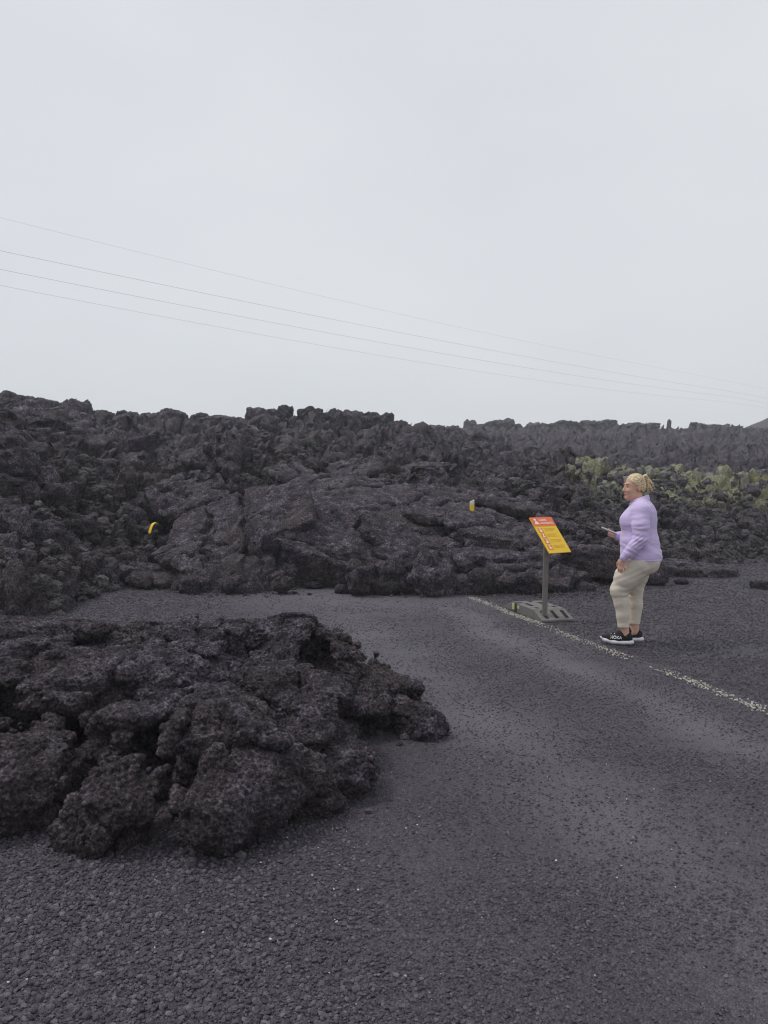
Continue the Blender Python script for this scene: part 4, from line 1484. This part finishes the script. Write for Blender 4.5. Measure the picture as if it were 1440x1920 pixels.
def fabric_mat(name, c, var, fine_scale, bump, sheen=0.0, rough=0.9):
    t = NT(name)
    n = t.noise(fine_scale, 3, 0.6)
    b = t.noise(9, 4, 0.6)
    a = t.ramp(b, [(0.3, tuple(x * (1 - var) for x in c)), (0.7, tuple(x * (1 + var) for x in c))])
    a = t.mix(1.0, a, t.ramp(n, [(0.3, (0.88,) * 3), (0.7, (1.1,) * 3)]), 'MULTIPLY')
    t.col(a)
    t.rough(rough, 0.2)
    t.b.inputs['Sheen Weight'].default_value = sheen
    t.bump(n, bump, 0.003)
    return t.m


MAT_SKIN = plain('skin', (0.60, 0.345, 0.25), 0.55, 0.4, 0.08, 25)
MAT_SKIN.node_tree.nodes['Principled BSDF'].inputs['Subsurface Weight'].default_value = 0.05
MAT_FLEECE = fabric_mat('lilac_fleece', (0.63, 0.51, 0.79), 0.05, 320, 0.5, 0.3)
MAT_TROUSER = fabric_mat('beige_cotton', (0.64, 0.565, 0.475), 0.06, 500, 0.25)
MAT_SHOE = fabric_mat('black_mesh', (0.018, 0.017, 0.019), 0.2, 700, 0.4, 0, 0.7)
MAT_SOLE = plain('white_foam', (0.72, 0.71, 0.74), 0.6, 0.3, 0.06, 30)
MAT_MARKW = plain('shoe_print', (0.80, 0.79, 0.80), 0.5, 0.3, 0.02, 30)
MAT_DARK = plain('dark_iris', (0.045, 0.03, 0.025), 0.3, 0.5)
MAT_LIP = plain('lips', (0.50, 0.21, 0.17), 0.5, 0.4)
MAT_BROW = plain('eyebrow_hair', (0.33, 0.20, 0.11), 0.8, 0.2)
MAT_PHONE = plain('phone_white', (0.78, 0.78, 0.80), 0.35, 0.5, 0.02)


def hair_mat():
    t = NT('blond_hair')
    n = t.noise(60, 4, 0.6, stretch=(0.5, 1.0, 1.6))
    t.col(t.ramp(n, [(0.36, (0.30, 0.21, 0.11)), (0.5, (0.62, 0.48, 0.28)), (0.64, (0.86, 0.73, 0.49))]))
    t.rough(0.5, 0.4)
    t.bump(n, 0.5, 0.004)
    return t.m


MAT_HAIR = hair_mat()
HC = Vector((0.045, 0.0, 1.55))
HROT = Matrix.Rotation(R(27), 4, 'Z')


def hp(x, y, z):
    v = HROT @ (Vector((x, y, z)) - HC) + HC
    return (v.x, v.y, v.z)


LO, HI = (-0.40, -0.36, -0.02), (0.36, 0.36, 1.74)
# --- body: one continuous surface
bv_ = Vol(LO, HI, 0.0058)
bv_.chain([((0.085, 0, 1.32), 0.11), ((0.09, 0, 1.15), 0.14), ((0.095, 0, 0.92), 0.15)], 0.06)
bv_.chain([((0.085, 0, 1.34), 0.062), ((0.055, 0, 1.47), 0.058)], 0.03)
for s in (-1, 1):
    bv_.cone((0.09, 0.05 * s, 1.35), (0.10, 0.18 * s, 1.31), 0.05, 0.06, 0.04)
bv_.chain([((0.10, -0.18, 1.31), 0.06), ((0.11, -0.25, 1.05), 0.05), ((-0.055, -0.24, 0.885), 0.027), ((-0.068, -0.24, 0.85), 0.024)], 0.02)
bv_.chain([((0.10, 0.18, 1.31), 0.06), ((0.06, 0.26, 1.06), 0.05), ((-0.12, 0.15, 1.055), 0.026), ((-0.15, 0.14, 1.06), 0.024)], 0.02)
bv_.chain([((0.08, -0.09, 0.85), 0.12), ((-0.03, -0.10, 0.66), 0.10), ((-0.095, -0.10, 0.53), 0.065), ((-0.06, -0.10, 0.30), 0.05), ((-0.046, -0.10, 0.15), 0.042), ((-0.04, -0.10, 0.10), 0.042), ((-0.13, -0.10, 0.055), 0.030)], 0.02)
bv_.chain([((0.10, 0.09, 0.85), 0.12), ((0.08, 0.09, 0.66), 0.10), ((0.06, 0.09, 0.53), 0.065), ((0.062, 0.09, 0.30), 0.05), ((0.055, 0.09, 0.15), 0.042), ((0.055, 0.09, 0.10), 0.042), ((-0.03, 0.09, 0.055), 0.030)], 0.02)
# head
bv_.ell(hp(0.045, 0, 1.588), (0.098, 0.078, 0.090), 0.02, HROT)
bv_.ell(hp(-0.002, 0, 1.51), (0.068, 0.062, 0.085), 0.03, HROT)
bv_.ell(hp(0.005, 0, 1.462), (0.060, 0.055, 0.045), 0.03, HROT)
bv_.ell(hp(-0.046, 0, 1.440), (0.022, 0.026, 0.020), 0.02)
for s in (-1, 1):
    bv_.ell(hp(-0.038, 0.034 * s, 1.512), (0.024, 0.024, 0.024), 0.02)
    bv_.ell(hp(-0.061, 0.031 * s, 1.556), (0.016, 0.018, 0.010), 0.012, None, True)
    bv_.ell(hp(-0.050, 0.031 * s, 1.556), (0.013, 0.014, 0.012), 0.004)
    bv_.ell(hp(-0.055, 0.030 * s, 1.580), (0.014, 0.024, 0.008), 0.012)
    bv_.ell(hp(0.050, 0.076 * s, 1.535), (0.020, 0.010, 0.031), 0.006, HROT)
bv_.cone(hp(-0.064, 0, 1.558), hp(-0.084, 0, 1.518), 0.009, 0.0125, 0.010)
bv_.ell(hp(-0.076, 0, 1.512), (0.014, 0.017, 0.009), 0.006, HROT)
bv_.ell(hp(-0.064, 0, 1.484), (0.010, 0.022, 0.006), 0.005, HROT)
bv_.ell(hp(-0.062, 0, 1.474), (0.010, 0.019, 0.006), 0.005, HROT)
# hanging left hand
bv_.ell((-0.076, -0.243, 0.822), (0.040, 0.016, 0.042), 0.012)
for x0, x1, x2, l0, l1, rr in ((-0.106, -0.111, -0.106, 0.037, 0.028, 0.0088), (-0.088, -0.093, -0.088, 0.042, 0.032, 0.0092), (-0.070, -0.074, -0.070, 0.040, 0.030, 0.0088), (-0.053, -0.050, -0.046, 0.032, 0.022, 0.0078)):
    bv_.chain([((x0, -0.243, 0.80), rr + 0.001), ((x1, -0.250, 0.80 - l0), rr), ((x2, -0.240, 0.80 - l0 - l1), rr - 0.0015)], 0.004)
bv_.chain([((-0.100, -0.236, 0.845), 0.012), ((-0.119, -0.222, 0.812), 0.0105), ((-0.121, -0.214, 0.780), 0.0085)], 0.006)
# right hand under the phone
bv_.ell((-0.170, 0.135, 1.062), (0.045, 0.034, 0.016), 0.010, Matrix.Rotation(R(20), 4, 'Y'))
for k, (x0, ln) in enumerate(((-0.205, 0.050), (-0.190, 0.056), (-0.173, 0.054), (-0.156, 0.044))):
    zt = 1.066 + 0.42 * (-0.17 - x0)
    bv_.chain([((x0, 0.125, zt - 0.004), 0.0095), ((x0 - 0.012, 0.088, zt - 0.016), 0.009), ((x0 - 0.006, 0.072, zt + 0.012), 0.0078)], 0.004)
bv_.chain([((-0.160, 0.165, 1.072), 0.012), ((-0.190, 0.172, 1.098), 0.010), ((-0.215, 0.155, 1.122), 0.0085)], 0.006)
V, Fq = bv_.mesh()
person = obj('person', mesh_from('person', V, Fq), MAT_SKIN, None, (pg[0], pg[1], 0.008), (0, 0, person_rz))
person.scale = (0.955, 0.955, 1.0)
bpy.context.view_layer.update()
tag(person, 'person in lilac fleece and beige trousers standing beside the warning sign with a phone', 'person')
for s in (-1, 1):
    ev = Vol(np.array(hp(-0.06, 0.031 * s, 1.556)) - 0.03, np.array(hp(-0.06, 0.031 * s, 1.556)) + 0.03, 0.002)
    ev.ell(hp(-0.0605, 0.031 * s, 1.5555), (0.0055, 0.0105, 0.0042), 0, HROT)
    obj('eye', mesh_from('eye', *ev.mesh()), MAT_DARK, person)
    ev = Vol(np.array(hp(-0.06, 0.031 * s, 1.575)) - 0.04, np.array(hp(-0.06, 0.031 * s, 1.575)) + 0.04, 0.0022)
    ev.ell(hp(-0.0655, 0.030 * s, 1.578), (0.007, 0.018, 0.0042), 0, HROT)
    obj('eyebrow', mesh_from('eyebrow', *ev.mesh()), MAT_BROW, person)
ev = Vol(np.array(hp(-0.07, 0, 1.479)) - 0.04, np.array(hp(-0.07, 0, 1.479)) + 0.04, 0.0022)
ev.ell(hp(-0.068, 0, 1.4795), (0.008, 0.020, 0.0072), 0, HROT)
obj('lips', mesh_from('lips', *ev.mesh()), MAT_LIP, person)

# --- fleece
fv_ = Vol(LO, HI, 0.0062)
fv_.ell((0.085, 0, 1.20), (0.178, 0.205, 0.17), 0.05)
fv_.ell((0.115, 0, 1.30), (0.135, 0.195, 0.12), 0.06)
fv_.ell((-0.005, -0.085, 1.215), (0.098, 0.085, 0.085), 0.06)
fv_.ell((-0.005, 0.085, 1.215), (0.098, 0.085, 0.085), 0.06)
fv_.ell((0.090, 0, 1.02), (0.194, 0.210, 0.17), 0.06)
fv_.ell((0.106, 0, 0.865), (0.200, 0.222, 0.19), 0.06)
fv_.ell((0.17, 0, 0.86), (0.138, 0.19, 0.15), 0.05)
fv_.chain([((0.110, 0, 1.36), 0.092), ((0.088, 0, 1.47), 0.088)], 0.03)
for s in (-1, 1):
    fv_.cone((0.10, 0.07 * s, 1.365), (0.10, 0.175 * s, 1.315), 0.065, 0.085, 0.05)
fv_.chain([((0.10, -0.185, 1.31), 0.090), ((0.098, -0.235, 1.18), 0.083), ((0.105, -0.255, 1.06), 0.074)], 0.022)
fv_.chain([((0.105, -0.255, 1.06), 0.072), ((0.03, -0.258, 0.965), 0.062), ((-0.055, -0.245, 0.872), 0.044)], 0.014)
fv_.chain([((0.10, 0.185, 1.31), 0.090), ((0.06, 0.265, 1.06), 0.070)], 0.03)
fv_.chain([((0.06, 0.265, 1.06), 0.066), ((-0.10, 0.165, 1.052), 0.044), ((-0.128, 0.148, 1.056), 0.039)], 0.02)
fv_.ell((0.090, 0, 1.412), (0.104, 0.096, 0.038), 0.006, Matrix.Rotation(R(-18), 4, 'Y'))
X, Yy, Z = np.meshgrid(*fv_.axes(tuple(slice(0, int(n)) for n in fv_.n)), indexing='ij', sparse=True)
# cut the hem, the cuffs and the collar opening
hem = 0.832 - 0.06 * (X - 0.1) * 0 - Z
armzone = np.clip((np.abs(Yy) - 0.222) * 50, 0, 1) * 0.25
fv_.d = np.maximum(fv_.d, hem - 0 * armzone).astype(F32)
col_top = (Z - (1.446 + 0.32 * (X - 0.085))) * 0.95
fv_.d = np.maximum(fv_.d, np.where(np.sqrt((X - 0.09) ** 2 + Yy ** 2) < 0.14, col_top, -1)).astype(F32)
fv_.cone((0.095, 0, 1.40), (0.085, 0, 1.50), 0.072, 0.077, 0.004, None, True)
V, Fq = fv_.mesh()
N = normals(V, Fq)
x, y, z = V.T
fold = 0.55 * fbm(V * np.array([5, 5, 20], F32), 3, 501)
arm = np.exp(-((z - 1.14) / 0.12) ** 2) * smooth01(-0.17, -0.22, y)
wz = z + 0.10 * (x - 0.1) * np.sign(1.16 - z) + 0.012 * perlin(V * 9, 502)
armf = np.sin(wz * 2 * math.pi / 0.052)
belly = np.exp(-((z - 0.94) / 0.09) ** 2) * fbm((V + np.stack([z * 0, z * 0, 0.5 * x], 1)) * np.array([4, 4, 24], F32), 2, 503)
elb = np.exp(-(((x - 0.10) / 0.08) ** 2 + ((z - 1.02) / 0.06) ** 2)) * smooth01(-0.15, -0.2, y) * np.sin((z - 0.8 * x) * 2 * math.pi / 0.04)
hemb = -0.004 * np.exp(-((z - 0.852) / 0.006) ** 2) - 0.003 * np.exp(-((z - (1.385 + 0.30 * (x - 0.085))) / 0.005) ** 2)
V = V + N * (0.006 * fold + 0.0030 * arm * armf * (0.5 + 1.6 * np.clip(perlin(V * np.array([7, 7, 16], F32), 504) + 0.2, 0, 1)) + 0.009 * belly + 0.006 * elb + hemb)[:, None]
fleece = obj('fleece_jacket', mesh_from('fleece_jacket', V, Fq), MAT_FLEECE, person)

# --- trousers
tr = Vol(LO, HI, 0.0062)
tr.ell((0.105, 0, 0.85), (0.186, 0.205, 0.15), 0.05)
for s in (-1, 1):
    tr.ell((0.175, 0.085 * s, 0.815), (0.115, 0.105, 0.115), 0.05)
tr.chain([((0.07, -0.095, 0.80), 0.150), ((-0.03, -0.105, 0.66), 0.122), ((-0.100, -0.105, 0.535), 0.088), ((-0.078, -0.105, 0.42), 0.074), ((-0.062, -0.105, 0.30), 0.066), ((-0.054, -0.105, 0.17), 0.060)], 0.022)
tr.chain([((0.09, 0.095, 0.80), 0.150), ((0.075, 0.095, 0.66), 0.108), ((0.058, 0.095, 0.53), 0.082), ((0.062, 0.095, 0.38), 0.071), ((0.050, 0.095, 0.17), 0.058)], 0.022)
X, Yy, Z = np.meshgrid(*tr.axes(tuple(slice(0, int(n)) for n in tr.n)), indexing='ij', sparse=True)
tr.d = np.maximum(np.maximum(tr.d, Z - 0.846), 0.176 + 0.05 * X - Z).astype(F32)
V, Fq = tr.mesh()
N = normals(V, Fq)
x, y, z = V.T
kn = np.exp(-((z - 0.53) / 0.085) ** 2)
wz = z + 0.35 * (x - 0.0) * np.where(y > 0, 1.0, -0.25) + 0.012 * perlin(V * 8, 511)
kf = np.sin(wz * 2 * math.pi / 0.055) * (0.6 + 0.8 * perlin(V * 6, 512))
cr = np.exp(-(((z - 0.70) / 0.07) ** 2)) * np.sin((z - 0.5 * x) * 2 * math.pi / 0.06) * 0.5
an = np.exp(-((z - 0.20) / 0.03) ** 2) * fbm(V * np.array([8, 8, 30], F32), 2, 514)
V = V + N * (0.0036 * kn * kf * (0.4 + 1.5 * np.clip(perlin(V * np.array([9, 9, 14], F32), 515) + 0.25, 0, 1)) + 0.004 * cr + 0.004 * fbm(V * np.array([6, 6, 11], F32), 3, 513) + 0.004 * an)[:, None]
obj('trousers', mesh_from('trousers', V, Fq), MAT_TROUSER, person)

# --- hair
hv = Vol((-0.12, -0.20, 1.40), (0.34, 0.20, 1.74), 0.0042)
hv.ell(hp(0.050, 0, 1.592), (0.100, 0.083, 0.092), 0, HROT)
hv.ell(hp(0.090, 0, 1.545), (0.062, 0.078, 0.060), 0.02, HROT)
X, Yy, Z = np.meshgrid(*hv.axes(tuple(slice(0, int(n)) for n in hv.n)), indexing='ij')
c_, s_n = math.cos(R(27)), math.sin(R(27))
xl = c_ * (X - HC.x) + s_n * (Yy - HC.y) + HC.x
yl = -s_n * (X - HC.x) + c_ * (Yy - HC.y)
cut = (-(xl + 0.062) * 0.155 - (Z - 1.640) * 0.175) / 0.234 + 0.12 * np.abs(yl) * 0
hv.d = np.maximum(hv.d, cut).astype(F32)
hv.d = np.maximum(hv.d, 1.487 - Z + 0.0 * X).astype(F32)
hv.ell(hp(0.152, 0.0, 1.650), (0.022, 0.020, 0.024), 0.010)
hv.chain([(hp(0.160, 0, 1.652), 0.018), (hp(0.182, 0.005, 1.615), 0.021), (hp(0.186, 0.0, 1.560), 0.018), (hp(0.182, -0.004, 1.505), 0.006)], 0.008)
rg5 = np.random.RandomState(4)
WISPS = [((0.175 + rg5.uniform(-.01, .015), rg5.uniform(-.015, .015), rg5.uniform(1.57, 1.645)), (0.205 + rg5.uniform(-.03, .045), rg5.uniform(-.04, .04), rg5.uniform(1.49, 1.56)), 0.006) for _ in range(16)]
for (a, b, r0) in tuple(WISPS) + (((0.19, -0.01, 1.62), (0.243, -0.035, 1.535), 0.009), ((0.195, 0.0, 1.60), (0.228, 0.0, 1.515), 0.010), ((0.195, -0.005, 1.63), (0.250, -0.02, 1.560), 0.007),
                   ((0.185, 0.01, 1.58), (0.205, 0.015, 1.495), 0.010), ((0.19, -0.01, 1.58), (0.215, -0.03, 1.50), 0.008), ((0.16, 0, 1.665), (0.185, 0.0, 1.690), 0.008)):
    hv.cone(hp(*a), hp(*b), r0, 0.0026, 0.003)
V, Fq = hv.mesh()
N = normals(V, Fq)
V = V + N * (0.004 * fbm(V * np.array([30, 60, 60], F32), 2, 521, 0.5, True))[:, None]
obj('hair', mesh_from('hair', V, Fq), MAT_HAIR, person)

# --- shoes
SHOES = []
for sx0, sy0 in ((0.0, -0.105), (0.098, 0.095)):
    sv = Vol((-0.33 + sx0, sy0 - 0.08, -0.01), (0.08 + sx0, sy0 + 0.08, 0.17), 0.0042)
    sv.chain([((-0.005 + sx0, sy0, 0.068), 0.040), ((-0.10 + sx0, sy0, 0.066), 0.045), ((-0.18 + sx0, sy0, 0.058), 0.042), ((-0.252 + sx0, sy0, 0.062), 0.026)], 0.012)
    sv.chain([((-0.005 + sx0, sy0, 0.085), 0.038), ((-0.075 + sx0, sy0, 0.105), 0.038), ((-0.105 + sx0, sy0, 0.105), 0.025)], 0.02)
    sv.cone((-0.085 + sx0, sy0, 0.115), (-0.070 + sx0, sy0, 0.142), 0.020, 0.012, 0.01)
    sv.cone((-0.042 + sx0, sy0, 0.10), (-0.045 + sx0, sy0, 0.17), 0.030, 0.034, 0.006, None, True)
    X, Yy, Z = np.meshgrid(*sv.axes(tuple(slice(0, int(n)) for n in sv.n)), indexing='ij', sparse=True)
    sv.d = np.maximum(sv.d, 0.036 - Z).astype(F32)
    V, Fq = sv.mesh()
    shoe = obj('shoe', mesh_from('shoe', V, Fq), MAT_SHOE, person)
    bvh = BVHTree.FromPolygons([tuple(v) for v in V.tolist()], Fq.tolist())
    so = Vol((-0.34 + sx0, sy0 - 0.09, -0.03), (0.09 + sx0, sy0 + 0.09, 0.12), 0.0042)
    so.chain([((0.006 + sx0, sy0, 0.030), 0.046), ((-0.06 + sx0, sy0, 0.026), 0.045), ((-0.15 + sx0, sy0, 0.027), 0.050), ((-0.22 + sx0, sy0, 0.040), 0.042), ((-0.262 + sx0, sy0, 0.062), 0.024)], 0.01, (2, 1.75))
    X, Yy, Z = np.meshgrid(*so.axes(tuple(slice(0, int(n)) for n in so.n)), indexing='ij', sparse=True)
    so.d = np.maximum(so.d, 0.0015 + np.maximum(0, -(X - sx0) - 0.14) ** 2 * 2.2 - Z).astype(F32)
    V, Fq = so.mesh()
    obj('sole', mesh_from('sole', V, Fq), MAT_SOLE, shoe)
    # laces
    bm = bmesh.new()
    for k in range(4):
        box_bm(bm, (-0.085 - 0.028 * k + sx0, sy0, 0.126 - 0.010 * k), (0.007, 0.036, 0.006), Matrix.Rotation(R(18), 4, 'Y'), 0.001)
    lace = bm_obj('laces', bm, MAT_MARKW, shoe)
    lace['kind'] = 'stuff'
    SHOES.append((shoe, bvh, sx0, sy0))


def wrap(me, bvh, sy0):
    for v in me.vertices:
        h = bvh.ray_cast(Vector((v.co.x, sy0 - 0.2, v.co.z)), Vector((0, 1, 0)))
        yv = h[0].y if h[0] is not None else sy0 - 0.03
        v.co.y = yv - 0.0015 - (0.001 if v.co.y < 0 else 0)


def print_on(name, me, k):
    shoe, bvh, sx0, sy0 = SHOES[k]
    wrap(me, bvh, sy0)
    return obj(name, me, MAT_MARKW, shoe)


cu = bpy.data.curves.new('lettering', 'FONT')
cu.body = 'HOKA'
cu.size = 0.040
cu.align_x = 'CENTER'
cu.offset = 0.0009
to = bpy.data.objects.new('lettering', cu)
COL.objects.link(to)
dg = bpy.context.evaluated_depsgraph_get()
tm = bpy.data.meshes.new_from_object(to.evaluated_get(dg))
bpy.data.objects.remove(to)
for v in tm.vertices:
    v.co = Vector((-0.125 + v.co.x, 0, 0.062 + v.co.y))
print_on('lettering', tm, 0)
chk = [(0.012, 0.078), (0.022, 0.068), (0.052, 0.082), (0.024, 0.074)]
print_on('check_mark', mesh_from('check_mark', np.array([(x, 0, z) for x, z in chk]), [(0, 1, 3), (1, 2, 3)], False), 1)

# --- phone in the hand
bm = bmesh.new()
box_bm(bm, (0, 0, 0), (0.165, 0.078, 0.011), None, 0.004)
pm_w = person.matrix_basis @ Matrix.Translation((-0.215, 0.118, 1.108)) @ Matrix.Rotation(R(22), 4, 'Y') @ Matrix.Rotation(R(-12), 4, 'X')
phone = bm_obj('smartphone', bm, MAT_PHONE, None)
phone.matrix_world = pm_w
tag(phone, 'white smartphone held out at waist height in the hand of the person', 'phone')
bm = bmesh.new()
box_bm(bm, (0, 0, 0.0061), (0.155, 0.069, 0.0012))
bm_obj('screen', bm, plain('phone_screen', (0.03, 0.03, 0.035), 0.1, 0.6), phone)

# ------------------------------------------------------------------ misty air
bm = bmesh.new()
box_bm(bm, (0, 62, 6.5), (300, 160, 17))
t = NT('mist')
t.n.remove(t.b)
vol = t.n.new('ShaderNodeVolumePrincipled')
vol.inputs['Color'].default_value = (0.90, 0.94, 1.0, 1)
vol.inputs['Density'].default_value = 0.0020
vol.inputs['Anisotropy'].default_value = 0.0
t.l.new(vol.outputs['Volume'], t.n['Material Output'].inputs['Volume'])
tag(bm_obj('haze', bm, t.m), kind='stuff')
